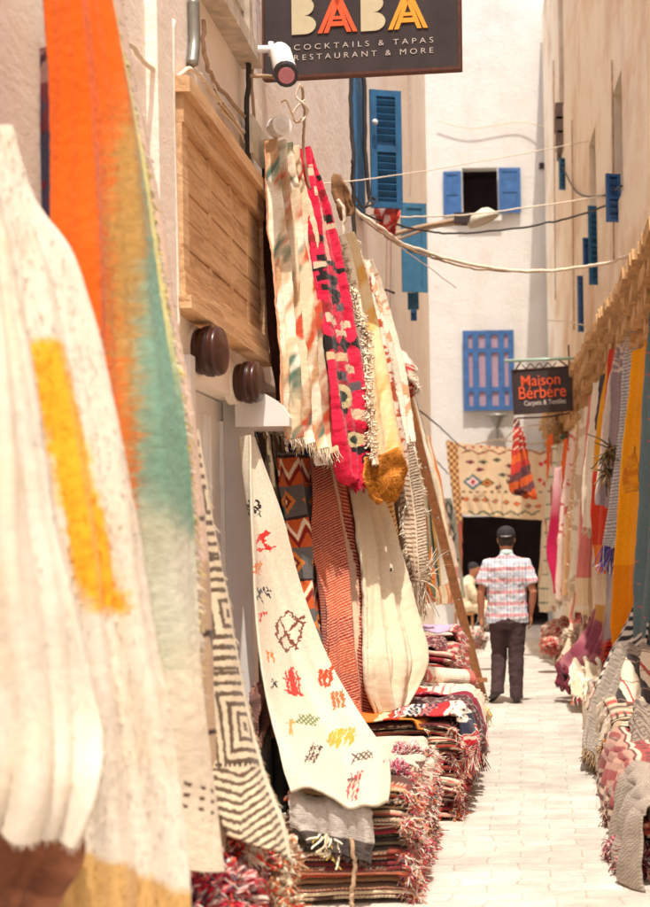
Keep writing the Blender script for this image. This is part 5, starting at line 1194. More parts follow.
RG('cream rug with tan side stripes, next left of the red orange one', 18.4, [(594,384,602,380),(589,430,598,428),(585,490,594,490),(585,526,593,530)],
   p_stripes([(c(230,214,190),3),(c(196,160,120),1),(c(238,226,206),2)],1,'U'), fr=dict(n=40,length=.1,r=.006,col=[CR]))
RG('salmon pink rug turning cream toward its hem', 18.9, [(590,396,597,392),(585,450,594,448),(581,520,591,520),(578,580,590,580),(577,612,592,616)],
   lambda U,V,X,Y: put(put(full(U,c(216,128,120)), Y>578, c(232,206,170)), (U<.12)|((Y>606)&(Y<611)), c(236,220,196)), nu=60, fr=dict(n=50,length=.1,r=.006,col=[W_,c(150,60,60)]))
RG('cream rug frayed along one side, left of the salmon pink one', 19.9, [(583,410,589,406),(577,470,585,468),(572,540,581,540),(569,590,580,592)],
   pRW(c(234,220,196),c(206,180,150),5,16,.55,3), fr=dict(side='left',n=120,length=.09,r=.007,col=[W_,CR],curl=.3))
RG('tan and terracotta striped rug in the middle of the right row', 20.7, [(577,424,583,420),(572,480,579,478),(566,540,575,540),(564,596,574,598)],
   p_stripes([(c(214,170,124),2),(c(196,92,60),1),(c(232,210,176),2),(c(200,120,80),.7)],1,'U'))
RG('pale rose rug with small red flowers', 21.6, [(571,432,577,430),(566,480,574,480),(561,540,571,540),(559,600,571,602)], pRW(c(234,206,190),c(206,110,100),3,5,.66,9))
RG('small orange rug tip under the ledge end', 22.6, [(565,440,569,438),(564,470,569,470),(563,500,567,500)], p_solid(c(236,110,40)))
RG('ivory rug with tufted tassels along its edge', 23.3, [(560,444,566,440),(557,500,564,500),(553,550,562,550),(551,606,562,606)], p_solid(c(238,226,204),c(214,190,160)), fr=dict(side='right',n=90,length=.12,r=.01,col=[W_,CR],curl=.3))
RG('magenta rug bulging between the ivory and cream ones', 22.2, [(556,470,561,466),(552,520,561,516),(548,552,563,548),(555,580,564,584),(559,592,564,594)],
   lambda U,V,X,Y: put(full(U,c(198,36,84)), np.clip((520-Y)/40,0,1), c(236,190,190)), fold=(1.3,.06), nu=50)
RG('orange rug tip hanging highest at the far end of the right row', 26.0, [(549,436,552,434),(548,460,553,460),(549,482,552,482)], p_solid(c(232,106,46)))
RG('cream and grey checked rug at the far end of the right row', 25.4, [(552,446,558,444),(548,500,556,500),(543,560,555,560),(541,612,555,612)],
   lambda U,V,X,Y: put(put(full(U,c(232,218,194)), ((Y/14)%1)<.12, c(140,150,130)), ((X/6)%1)<.14, c(196,120,100)))
RG('farthest beige rug on the right, beside the dark doorway', 28.5, [(548,440,553,438),(545,500,551,500),(541,560,549,560),(540,606,549,608)], p_solid(c(206,176,144),c(226,206,180)))
tuft('loose olive and tan tassel hooked on the taupe lilac rug',[P(607,452,16),P(611,448,16),P(606,470,16)],[c(90,76,50),c(150,120,80)],.01,70,.22)

# RIGHT HEAPS
def RP(x,y,D): return P(x,y,D)
z=.02; hts=[.07,.065,.07,.06,.065]
for q in range(5):
    folded_rug('%s of five bright red folded rugs stacked below the mustard orange rug' % ['bottom one','second from the bottom','middle one','second from the top','top one'][q], .70+.01*q, 1.0, 16.1+.03*math.sin(q*2), 16.9, .30+z, hts[q]*.95, 4,
      fold_pat([c(196,40,30),c(150,26,26),c(220,80,56),c(200,50,36)],q+3,False), seed=90+q, nu=40); z+=hts[q]
for q in range(4):
    folded_rug('%s folded rug under the right heaps, %s from the paving' % (['beige','tan','cream','grey'][q], ['lowest','second','third','fourth'][q]), .55, 1.15, 14.9, 17.6, .01+q*.075, .072, 4,
      fold_pat([[c(214,196,170),c(190,160,130)],[c(196,150,110),c(226,206,180)],[c(232,216,190),c(206,180,150)],[c(150,140,132),c(200,190,176)]][q]*2,q+13,False), seed=95+q, nu=40)
RH_ = [('red and pink tasselled heap at the far right, nearest the dark doorway',551,632,23.5,.20,[c(216,96,84),c(240,204,180),c(180,70,70),c(238,216,190)]),
 ('coral and cream bundle low beside the far tasselled heap',548,646,21.0,.14,[c(226,120,100),c(240,220,196),c(196,60,60)]),
 ('crimson bundle among the pale far right heaps',560,628,22.5,.17,[c(190,50,60),c(222,130,110),c(236,214,190)]),
 ('cream bundle with green threads on the right paving edge',566,662,18.8,.14,[c(236,222,196),c(150,160,120),c(220,196,160),c(206,90,80)]),
 ('pale floral bundle behind the mauve cloth',578,640,19.5,.22,[c(234,216,190),c(216,170,150),c(232,206,176)]),
 ('small orange and teal bundle on the right paving edge',572,676,17.4,.09,[c(226,130,60),c(90,150,140),c(240,220,190),c(206,60,70)]),
 ('pink and wine bundle at the right paving edge before the grey throws',592,698,16.0,.11,[c(214,110,120),c(240,220,200),c(150,30,60)]),
 ('ivory bundle between the mauve cloth and the grey throws',590,682,16.9,.16,[c(236,226,206),c(214,196,170)])]
for q,(lb,x_,y_,D,s_,pal) in enumerate(RH_):
    p_ = P(x_,y_,D); crumple(lb,p_.x+.05,p_.y,max(p_.z,s_*.6),s_,s_*1.5,s_*.8,p_speckle(pal,8,14,q+4),seed=120+q,fringe=pal,fn=150,n=64,flen=.06,rough=.45)
rug('mauve_cloth','dusty mauve cloth sliding from the wall down to the paving on the right','cloth',
 [(603,600,18.2,614,598,17.8),(592,622,17.9,611,624,17.3),(580,645,17.6,605,650,17.0),(568,662,17.5,592,672,17.0),(560,676,17.4,578,686,17.1)], p_solid(c(176,110,116),c(140,70,84)), nu=80,nv=100, fold=(2.6,.05), wob=(.03,7), foldgrow=False, th=.02)
rug('pink_cloth','pale salmon and cream cloth trailing from the wall behind the mauve cloth','cloth',
 [(575,592,20.2,590,590,19.8),(570,612,19.9,588,616,19.3),(565,640,19.5,585,646,19.0),(558,662,19.3,574,670,19.0)], lambda U,V,X,Y: put(full(U,c(228,198,172)), Y<626, c(216,130,112)), nu=70,nv=90, fold=(2,.05), wob=(.03,7), foldgrow=False, th=.02)
rug('mauve_cloth','wine coloured cloth end lying on the paving at the right','cloth',
 [(560,668,17.2,574,672,17.0),(557,676,17.1,578,682,16.9),(556,684,17.0,570,692,16.8)], p_solid(c(120,44,56),c(90,30,44)), nu=40,nv=40, fold=(2,.05), foldgrow=False, th=.02)
rug('woven_rug','cream blanket flopped on the paving below the red folded rugs','rug',
 [(574,664,17.0,612,662,16.4),(572,676,16.6,612,678,16.0),(574,690,16.1,606,694,15.6),(580,698,15.9,600,704,15.5)], pRW(c(238,226,204),c(214,196,166),8,8,.55,7), nu=80,nv=60, fold=(3,.05), wob=(.04,7), foldgrow=False, th=.02, fr=dict(n=60,length=.08,r=.006,col=[W_,c(222,130,60),PK]))
for (lb,y0,y1,xw,xs_,zt,dr,pt,sd_) in [
  ('beige blanket with a rust stripe slumped along the far right heap',22.2,25.2,.74,.44,.26,.24,p_stripes([(c(226,208,180),4),(c(190,100,80),.6),(c(236,222,200),2)],1,'U'),301),
  ('cream and rose blanket slumped in front of the ivory tufted rug',19.6,22.1,.84,.50,.28,.26,pRW(c(234,216,192),c(212,140,130),9,9,.55,3),302),
  ('oatmeal blanket covering the heap between the mauve and salmon cloths',17.7,19.5,.92,.58,.30,.28,p_solid(c(226,210,184),c(204,180,150)),303),
  ('pale blanket with thin black lines over the heap under the mustard orange rug',14.9,17.0,1.0,.60,.34,.32,p_stripes([(c(230,214,190),5),(c(80,66,60),.4),(c(214,190,160),2)],2,'U'),304),
  ('brick red and cream striped rug slumped beneath the herringbone rugs',12.6,14.7,1.1,.56,.42,.40,p_stripes([(c(196,96,76),1.4),(c(232,214,186),2),(c(110,70,62),.5),(c(214,190,160),1.5)],2,'U'),305),
  ('tan rug with cream flecks slumped beneath the charcoal banded rug',10.8,12.5,1.15,.54,.44,.42,pRW(c(190,164,134),c(230,214,190),6,6,.55,5),306),
  ('faded maroon and cream rug slumped at the bottom right',8.9,10.7,1.15,.52,.40,.38,p_kilim([c(170,84,80),c(226,204,180),c(120,70,70),c(206,160,140)],7,8,3),307),
  ('grey herringbone rug slumped lowest at the bottom right corner',7.7,8.85,1.15,.50,.42,.40,p_herring(c(190,176,160),c(150,136,122),60,30),308)]:
    over_pile('slumped_rug',lb,(xw,xs_),zt,dr,y0,y1,pt,seed=sd_,side=-1,amp=.035,out=.05,th=.012,nu=90,fr=dict(n=160,length=.05,r=.003,col=[W_,CR,c(214,150,130)]))
# the near right drapes
def stripe_bw(U,V,X,Y): return put(put(full(U,c(214,202,184)), ((V*34+U*1.0)%1)<.5, c(52,46,46)),(U<.04),c(190,180,160))
rug('striped_throw','black and white striped throw running down beside the mustard orange rug','throw',
 [(632,610,14.6,652,596,14.2),(618,636,14.4,650,640,13.9),(606,660,14.2,634,672,13.7),(596,690,13.9,616,704,13.5),(588,712,13.6,600,722,13.4)],
 lambda U,V,X,Y: put(full(U,c(218,206,190)), (((X*.55+Y*.85)/6.2)%1)<.48, c(56,50,50)), nu=110,nv=180, fold=(1.4,.03), wob=(.02,8), th=.02)
rug('herringbone_rug','taupe herringbone rug draped farthest of the right foreground rugs','rug',
 [(622,650,13.4,650,646,12.9),(606,676,13.2,640,680,12.7),(594,706,12.7,624,712,12.2),(587,734,12.2,606,742,11.8),(585,752,11.9,598,760,11.6)],
 lambda U,V,X,Y: put(full(U,c(170,156,140)), (((Y+tri(X/5)*3)/2.5)%1)<.45, c(134,120,106)), nu=110,nv=200, fold=(2.4,.04), wob=(.02,7), foldgrow=False, th=.02, fr=dict(n=80,length=.08,r=.005,col=[c(170,140,110)]))
rug('striped_rug','cream rug with charcoal bands and thin red lines draped at the right','rug',
 [(632,658,12.6,664,650,12.0),(618,690,12.3,660,694,11.7),(606,722,11.9,644,734,11.3),(600,748,11.5,630,764,11.0),(598,764,11.3,622,778,10.9)],
 lambda U,V,X,Y: put(put(put(full(U,c(228,212,186)), (np.abs(((X*.9-Y*.35+400)/26)%1-.5)<.16), c(62,54,54)), (np.abs(((X*.9-Y*.35+400)/26)%1-.86)<.03), c(180,70,60)), (((X*.4+Y*.9)/17)%1)<.06, c(150,120,100)), nu=120,nv=200, fold=(1.8,.035), wob=(.02,7), foldgrow=False, th=.02,
 fr=dict(n=120,length=.1,r=.006,col=[c(226,130,50),W_,BLK]))
rug('kilim','small orange and red kilim corner showing below the charcoal banded rug','rug',
 [(628,728,11.2,660,712,10.7),(618,744,11.1,656,740,10.6),(614,764,10.9,640,770,10.5)], p_kilim([c(206,60,40),c(232,150,60),c(236,214,180),BLK],5,5,3), nu=60,nv=60, fold=(2,.03), wob=(.02,7), th=.02)
rug('herringbone_rug','grey brown herringbone rug humped nearest the right edge','rug',
 [(644,716,10.7,670,706,10.2),(630,740,10.5,668,744,10.0),(618,768,10.2,660,778,9.7),(610,790,9.9,644,800,9.5),(609,804,9.7,630,816,9.4)],
 lambda U,V,X,Y: put(full(U,c(158,142,126)), (((Y*.8+X*.3+tri(X/5)*3)/2.6)%1)<.45, c(116,102,92)), nu=130,nv=220, fold=(1.6,.04), wob=(.02,7), foldgrow=False, bulge=-.05, th=.025)
rug('herringbone_rug','pale grey rug folded over just below the humped herringbone one','rug',
 [(650,760,9.9,676,750,9.5),(634,784,9.7,672,790,9.2),(625,810,9.4,662,822,8.9),(622,836,9.1,650,850,8.7)],
 lambda U,V,X,Y: put(full(U,c(196,182,166)), (((Y*.8-X*.3+tri(X/5)*3)/2.8)%1)<.4, c(150,136,122)), nu=110,nv=180, fold=(2,.04), wob=(.02,7), foldgrow=False, th=.02, fr=dict(n=80,length=.07,r=.005,col=[W_,c(150,60,60)]))
rug('woven_rug','long dusty pink rug edge trailing down to the paving at the right','rug',
 [(624,806,9.4,638,800,9.2),(617,840,9.1,634,840,8.8),(613,866,8.8,624,872,8.5),(611,876,8.7,618,882,8.5)], p_solid(c(178,130,126),c(140,90,90)), nu=50,nv=120, fold=(2,.03), wob=(.02,7), th=.02)
z=.02; pi=[6,4,3,6,6,2]; hh=[.085,.08,.085,.08,.075,.08]
for q in range(4):
    folded_rug('%s folded rug at the bottom right corner, %s from the paving' % (CN[pi[q]], ORD[q] if q<3 else 'topmost'), .56+.02*math.sin(q*2.3), 1.2, 8.1+.05*math.sin(q*1.7), 10.6, z, hh[q]*.96, 4, fold_pat(PALS[pi[q]],q+52), seed=150+q)
    z+=hh[q]
for q in range(4):
    folded_rug('%s folded rug under the herringbone rugs, %s from the paving' % (['wine red','dark','rust','brown'][q],['lowest','second','third','fourth'][q]), .53+.02*math.sin(q*2.3), 1.2, 11.0, 14.4, .02+q*.11, .105, 4, fold_pat(PALS[[4,0,5,3][q]],q+62), seed=160+q, nu=40)
for q,(lb,x_,y_,D,s_,pal) in enumerate([('red and blue bundle at the right edge of the view above the pink rug edge',640,806,9.0,.09,[c(200,30,50),c(70,60,110),c(240,220,200),c(226,90,50)]),
   ('wine and black bundle at the very bottom right',640,880,8.1,.11,[c(150,60,70),c(90,60,66),c(216,160,150),c(236,214,196)]),
   ('orange and cream bundle under the charcoal banded rug',612,748,11.2,.07,[c(230,140,50),c(240,220,180),c(60,40,50)]),
   ('brown and cream bundle on the paving below the herringbone hump',618,812,9.5,.07,[c(150,110,90),c(236,214,190),c(110,60,50)]),
   ('dusty rose bundle lying on the paving at the bottom right',622,868,8.5,.08,[c(190,120,120),c(236,214,200),c(120,50,60)])]):
    p_ = P(x_,y_,D); crumple(lb,p_.x,p_.y,max(p_.z,s_*.6),s_,s_*1.6,s_*.8,p_speckle(pal,7,12,q+14),seed=170+q,fringe=pal,fn=200,n=64,flen=.07,rough=.8)

# ================================================================== END OF THE ALLEY
def p_carpet(U,V,X,Y):
    o = full(U, c(226,196,158)); j = (fbm(X/1.5,Y/1.5,2,3)-.5)*2; Xj, Yj = X+j, Y+j
    def dia(x,y,rx,ry,cols):
        nonlocal o
        for q,cc in enumerate(cols):
            f = 1-q*.34; o = put(o, np.abs(Xj-x)/(rx*f)+np.abs(Yj-y)/(ry*f)<1, cc)
    dia(473,482,10,8,[c(80,110,120),c(236,206,196),c(190,40,60)]); dia(487,483,8,5,[c(70,90,60),c(214,120,50),c(80,50,60)])
    for x,y in [(470,462),(483,462),(497,460),(510,466),(480,470),(503,475),(512,476)]: dia(x,y,5,2.4,[c(90,120,90) if x%2 else c(150,60,70),c(110,60,60)])
    for x,y in [(466,499),(476,500),(485,500),(495,501),(506,502),(517,504),(528,506),(538,506)]: dia(x,y,4.2,2.6,[[c(60,100,110),c(180,60,50),c(110,70,60)][x%3],c(214,120,60)])
    for x,y in [(462,498),(500,486),(497,488),(508,482)]: dia(x,y,2,2.5,[c(110,70,60)])
    for x,y in [(541,464),(546,462),(540,480),(545,484)]: dia(x,y,3,2.5,[c(206,40,60)])
    for x,y in [(455,447),(455,457),(456,463),(457,473)]: dia(x,y,2.4,1.8,[[c(40,100,70),c(170,40,50)][y%2]])
    o = put(o, (np.abs(Yj-450-tri(X/20)*4)<.8)&(X>462), c(150,80,60)); o = put(o, (np.abs(Yj-511-tri(X/14)*4)<1.0)&(X>468)&(X<540), c(96,110,80))
    o = put(o, (np.abs(Yj-447)<1.2)&(((X/8)%1)<.3), c(190,60,60)); o = put(o, (np.abs(Yj-492)<.9)&(((X/7)%1)<.5), c(110,90,70))
    return o
rug('patterned_carpet','big cream carpet with coloured diamonds hung over the dark doorway','carpet',
 [(452,442,33.0,556,452,33.0),(454,470,33.0,556,474,33.0),(458,500,33.0,556,502,33.0),(461,514,33.0,556,521,33.0)], p_carpet, nu=260,nv=180, fold=(2.5,.04), wob=(.02,3), foldgrow=False, th=.02, edge=1)
rug('woven_rug','narrow brown checked rug border hanging left of the diamond carpet','rug',
 [(446,440,32.6,457,443,32.6),(449,470,32.6,459,472,32.6),(453,500,32.6,461,502,32.6),(457,526,32.6,462,526,32.6)],
 lambda U,V,X,Y: put(full(U,c(224,180,120)), ((np.floor(X/3)+np.floor(Y/3.4))%2)<1, c(140,80,50)), nu=50,nv=150, fold=(1,.03))
rug('woven_rug','thin red rug strip hanging between the checked border and the doorway','rug',
 [(458,520,32.4,462,520,32.4),(458,560,32.4,462,560,32.4),(459,600,32.4,462,600,32.4)], p_solid(c(196,90,70),c(150,110,80)), nu=14,nv=80, fold=(1,.02))
def p_twist(U,V,X,Y):
    k = np.floor((Y+X*.55+ (fbm(X/6,Y/6,2,3)-.5)*6)/9).astype(int); pal=np.array([c(206,70,36),c(226,140,60),c(110,66,66),c(214,96,40),c(196,60,50),c(90,70,80)])
    o = pal[(vn(k*1.7,0*k+2.,3)*5.99).astype(int)]
    return put(o, (Y<450)&(((Y+X*1.6)/8)%1<.25), c(236,206,180))
rug('kilim','orange and brown kilim twisted up and hung beneath the carpet shop sign','rug',
 [(515,419,22.8,519,419,22.8),(514,434,22.7,523,433,22.8),(513,450,22.7,527,450,22.8),(512,475,22.6,533,474,22.8),(511,490,22.6,536,494,22.7),(520,494,22.6,536,500,22.7)],
 p_twist, nu=80,nv=180, fold=(2,.05), th=.015)
rug('red_bird_ornament' if False else 'pink_rag','small pinkish rag pinned on the pale wall left of the diamond carpet','rag',
 [(433,482,28.5,440,481,28.5),(434,487,28.4,441,487,28.4),(437,491,28.5,439,491,28.5)], p_solid(c(206,150,150),c(180,120,120)), nu=16,nv=16)
crumple('round straw bundle hanging where the brick ledge ends', *P(557,432,27), .16,.2,.30, p_speckle([c(206,166,120),c(176,130,90),c(226,196,150)],20,30,4), seed=190, name='straw_bundle', cat='bundle', n=70, fringe=[c(196,156,110)], fn=300, flen=.15)
bm = bmesh.new(); ball(bm, P(562.5,437,26), .045,.045,.045, 16); o = from_bm('glass_float', bm, simple('green_glass', c(60,90,70), .1), smooth=True); tag(o,'tiny shiny green ball hanging by the straw bundle','ball')

# ================================================================== PEOPLE
SKIN = simple('skin', c(186,124,94), .5, 0, .1, 15)
def remesh(o, vox, sm=6, disp=None):
    m = o.modifiers.new('remesh','REMESH'); m.mode='VOXEL'; m.voxel_size=vox; m.use_smooth_shade=True
    s = o.modifiers.new('smooth','SMOOTH'); s.factor=.5; s.iterations=sm
    if disp:
        t = bpy.data.textures.new('folds','CLOUDS'); t.noise_scale=disp[1]; t.noise_depth=2
        d = o.modifiers.new('folds','DISPLACE'); d.texture=t; d.strength=disp[0]; d.mid_level=.5; d.texture_coords='LOCAL'
def bmobj(name, build, mat, parent, vox, sm=6, disp=None):
    bm = bmesh.new(); build(bm); o = from_bm(name, bm, mat, parent, smooth=True); remesh(o, vox, sm, disp); return o
def hand(bm, w, side, fwd=Vector((0,1,0)), s=1.0):
    """relaxed hand hanging below wrist point w; thumb towards fwd"""
    w = Vector(w); dn = Vector((0,0,-1)); out = Vector((side,0,0))
    tube(bm, [w+dn*-.02, w+dn*.03*s, w+dn*.075*s, w+dn*.10*s], [(.018,.024),(.028,.018),(.040,.017),(.038,.015)], 10, up=fwd)
    for k,(o_,ln) in enumerate([(.030,.068),(.010,.078),(-.010,.073),(-.029,.056)]):
        p = w+dn*.092*s+fwd*o_*s; i_ = -out
        tube(bm, [p, p+dn*ln*.45*s+i_*.004, p+dn*ln*.78*s+i_*.018, p+dn*ln*.98*s+i_*.032], [.0092,.0088,.0078,.0062], 8)
    p = w+dn*.03*s+fwd*.024*s
    tube(bm, [p, p+fwd*.024+dn*.03-out*.006, p+fwd*.032+dn*.062-out*.016, p+fwd*.028+dn*.084-out*.022], [.013,.012,.0105,.008], 8)
MX, MY = P(509,703,17.0).x, 17.0
MAN = empty('person', (MX,MY,0), 'man in plaid shirt, dark trousers and black cap walking away down the alley', 'person')
def V3(x,y,z): return Vector((MX+x, MY+y, z))
def body(bm):
    # head, neck, torso, arms, hands, legs: one surface
    tube(bm, [V3(0,.02,1.515),V3(0,.025,1.55),V3(0,.03,1.60),V3(0,.035,1.66),V3(0,.03,1.70),V3(0,.03,1.735),V3(0,.03,1.75)], [(.055,.05),(.074,.062),(.092,.074),(.10,.08),(.092,.075),(.06,.05),(.02,.02)], 20)
    tube(bm, [V3(0,-.02,1.38),V3(0,-.005,1.45),V3(0,.01,1.53),V3(0,.02,1.57)], [.075,.062,.056,.055], 14)
    for s in (-1,1):
        ball(bm, V3(s*.082,.03,1.635), .012,.022,.032, 10)
        ball(bm, V3(s*.03,.115,1.645), .012,.008,.009, 8)           # eyes
    tube(bm, [V3(0,.115,1.65),V3(0,.142,1.615),V3(0,.125,1.60)], [.010,.018,.012], 8)   # nose
    tube(bm, [V3(-.024,.112,1.575),V3(0,.122,1.575),V3(.024,.112,1.575)], [.006,.009,.006], 8) # mouth
    tube(bm, [V3(0,.01,.86),V3(0,0,.98),V3(0,0,1.12),V3(0,0,1.28),V3(0,-.01,1.40),V3(0,-.01,1.45)], [(.10,.16),(.095,.15),(.10,.155),(.115,.18),(.09,.17),(.05,.08)], 20)
    for s in (-1,1):
        sh = V3(s*.185,-.005,1.395); el = V3(s*.262,-.03 if s<0 else -.05,1.11); wr = V3(s*(.262 if s<0 else .235),.03 if s<0 else .045,.865 if s<0 else .90)
        tube(bm, [sh+Vector((-s*.06,0,.01)),sh,sh+(el-sh)*.4,el,el+(wr-el)*.35,wr], [.05,.054,.047,.039,.040,.026], 14)
        hand(bm, wr, s)
        hp = V3(s*.085,.0,.90); kn = V3(s*.085,.03,.50); an = V3(s*.08 if s>0 else s*.085,-.02 if s>0 else .0,.09)
        if s < 0: kn = V3(s*.088,.09,.51); an = V3(s*.11,.0,.14)
        tube(bm, [hp,hp+(kn-hp)*.5,kn,kn+(an-kn)*.35+Vector((0,-.02,0)),an], [.078,.064,.044,.044,.034], 14)
bo = bmobj('body', body, SKIN, MAN, .0065, 4)
HAIR = simple('dark_hair', c(40,32,30), .7, 0, .3, 60, .4)
bmobj('hair', lambda bm: tube(bm, [V3(0,-.0,1.565),V3(0,.0,1.60),V3(0,.01,1.65),V3(0,.015,1.70)], [(.045,.055),(.078,.077),(.092,.086),(.092,.086)], 18), HAIR, MAN, .008, 4)
M_CAP = simple('cap_cloth', c(44,40,44), .85, 0, .2, 30)
def cap(bm):
    tube(bm, [V3(0,.025,1.665),V3(0,.025,1.70),V3(0,.025,1.74),V3(0,.025,1.768),V3(0,.025,1.778)], [(.114,.093),(.114,.094),(.098,.082),(.06,.05),(.015,.015)], 22)
    tube(bm, [V3(0,.11,1.672),V3(0,.16,1.668),V3(0,.20,1.658)], [(.008,.075),(.007,.066),(.006,.04)], 16, up=(0,0,1))
cp = bmobj('cap', cap, M_CAP, MAN, .007, 3)
bm = bmesh.new(); tube(bm, smooth_path([V3(-.05,-.068,1.672),V3(0,-.090,1.668),V3(.05,-.068,1.672)],6), .008, 8); from_bm('cap_strap', bm, M_METAL, cp, smooth=True)
def plaid():
    m, nt, b = new_mat('plaid_cotton'); tc = N(nt,'ShaderNodeTexCoord'); sx = N(nt,'ShaderNodeSeparateXYZ'); L(nt,tc.outputs['Object'],sx.inputs[0])
    nw = N(nt,'ShaderNodeTexNoise', Scale=6.0, Detail=2.0); L(nt,tc.outputs['Object'],nw.inputs['Vector'])
    def band(sock, period, width, off=0.0, warp=.02):
        w1 = N(nt,'ShaderNodeMath', operation='MULTIPLY_ADD'); L(nt,nw.outputs[0],w1.inputs[0]); w1.inputs[1].default_value=warp; L(nt,sock,w1.inputs[2])
        a = N(nt,'ShaderNodeMath', operation='ADD'); a.inputs[1].default_value=off+10; L(nt,w1.outputs[0],a.inputs[0])
        mo = N(nt,'ShaderNodeMath', operation='MODULO'); mo.inputs[1].default_value=period; L(nt,a.outputs[0],mo.inputs[0])
        d = N(nt,'ShaderNodeMath', operation='SUBTRACT'); d.inputs[1].default_value=period/2; L(nt,mo.outputs[0],d.inputs[0])
        ab = N(nt,'ShaderNodeMath', operation='ABSOLUTE'); L(nt,d.outputs[0],ab.inputs[0])
        lt = N(nt,'ShaderNodeMath', operation='LESS_THAN'); lt.inputs[1].default_value=width; L(nt,ab.outputs[0],lt.inputs[0]); return lt.outputs[0]
    cur = None
    def over(prev, fac, col, amt):
        mx = N(nt,'ShaderNodeMix', data_type='RGBA'); mx.inputs[7].default_value=(*col,1)
        mm = N(nt,'ShaderNodeMath', operation='MULTIPLY'); mm.inputs[1].default_value=amt; L(nt,fac,mm.inputs[0]); L(nt,mm.outputs[0],mx.inputs[0])
        if isinstance(prev,tuple): mx.inputs[6].default_value=(*prev,1)
        else: L(nt,prev,mx.inputs[6])
        return mx.outputs[2]
    x, z_ = sx.outputs['X'], sx.outputs['Z']
    cur = over(tuple(c(222,220,218)), band(x,.062,.011), c(140,160,190), .5)
    cur = over(cur, band(z_,.115,.022,.03), c(150,170,196), .45)
    cur = over(cur, band(x,.062,.004,.031), c(206,140,146), .5)
    cur = over(cur, band(z_,.115,.017,.085), c(210,92,106), .62)
    cur = over(cur, band(x,.0375,.002), c(240,240,240), .6)
    L(nt,cur,b.inputs['Base Color']); b.inputs['Roughness'].default_value=.9; b.inputs['Specular IOR Level'].default_value=.1; return m
M_SHIRT = plaid()
def shirt(bm):
    tube(bm, [V3(0,-.0,.805),V3(0,-.0,.90),V3(0,0,1.0),V3(0,0,1.15),V3(0,-.005,1.28),V3(0,-.012,1.37),V3(0,-.012,1.43),V3(0,-.005,1.475),V3(0,0,1.50)],
      [(.128,.215),(.126,.208),(.12,.20),(.124,.20),(.135,.213),(.125,.212),(.095,.165),(.068,.085),(.058,.062)], 28)
    for s in (-1,1):
        sh = V3(s*.185,-.005,1.395); el = V3(s*.262,-.03 if s<0 else -.05,1.11)
        tube(bm, [sh+Vector((-s*.08,0,.0)),sh+Vector((0,0,-.005)),sh+(el-sh)*.35,sh+(el-sh)*.72+Vector((s*.012,0,0))], [.07,.074,.074,.082], 18)
bmobj('shirt', shirt, M_SHIRT, MAN, .0085, 5, (.034,.08))
M_COLL = simple('collar', c(190,214,206), .9, 0, .05)
bm = bmesh.new(); tube(bm, [V3(0,.0,1.475),V3(0,.004,1.505),V3(0,.008,1.53)], [(.072,.072),(.068,.067),(.060,.060)], 20); from_bm('collar', bm, M_COLL, MAN, smooth=True)
M_TR = simple('trouser_cloth', c(70,50,52), .9, 0, .2, 12, .3)
def trousers(bm):
    tube(bm, [V3(0,0,.93),V3(0,-.005,.88),V3(0,-.01,.81),V3(0,0,.76)], [(.10,.15),(.112,.172),(.12,.182),(.10,.14)], 22)
    for s in (-1,1):
        an = V3(.075,-.0,.055) if s>0 else V3(-.115,-.0,.10); kn = V3(.08,.02,.50) if s>0 else V3(-.088,.09,.51); hp = V3(s*.092,0,.86)
        pts = [hp,hp+(kn-hp)*.3,hp+(kn-hp)*.7,kn,kn+(an-kn)*.35,kn+(an-kn)*.75,an]
        tube(bm, pts, [.100,.098,.088,.080,.078,.068,.068], 18)
bmobj('trousers', trousers, M_TR, MAN, .0085, 4, (.022,.06))
M_SHOE = simple('dark_leather', c(44,32,34), .5, 0, .15, 30)
for s in (-1,1):
    b0 = V3(.075,-.0,0) if s>0 else V3(-.125,.0,.055)
    def shoe(bm, b0=b0, s=s):
        f = Vector((.03*s if s>0 else -.35,1,0)).normalized()
        if s<0: f = Vector((-.35,.9,-.35)).normalized()
        tube(bm, [b0-f*.065+Vector((0,0,.045)), b0-f*.04+Vector((0,0,.05)), b0+f*.03+Vector((0,0,.05)), b0+f*.10+Vector((0,0,.038)), b0+f*.16+Vector((0,0,.03)), b0+f*.195+Vector((0,0,.026))], [(.03,.028),(.045,.04),(.045,.042),(.034,.048),(.028,.044),(.016,.02)], 14, up=(0,0,1))
        tube(bm, [b0+Vector((0,0,.03)), b0+Vector((0,0,.11))], [.042,.038], 12)
    bmobj('shoe', shoe, M_SHOE, MAN, .007, 3)

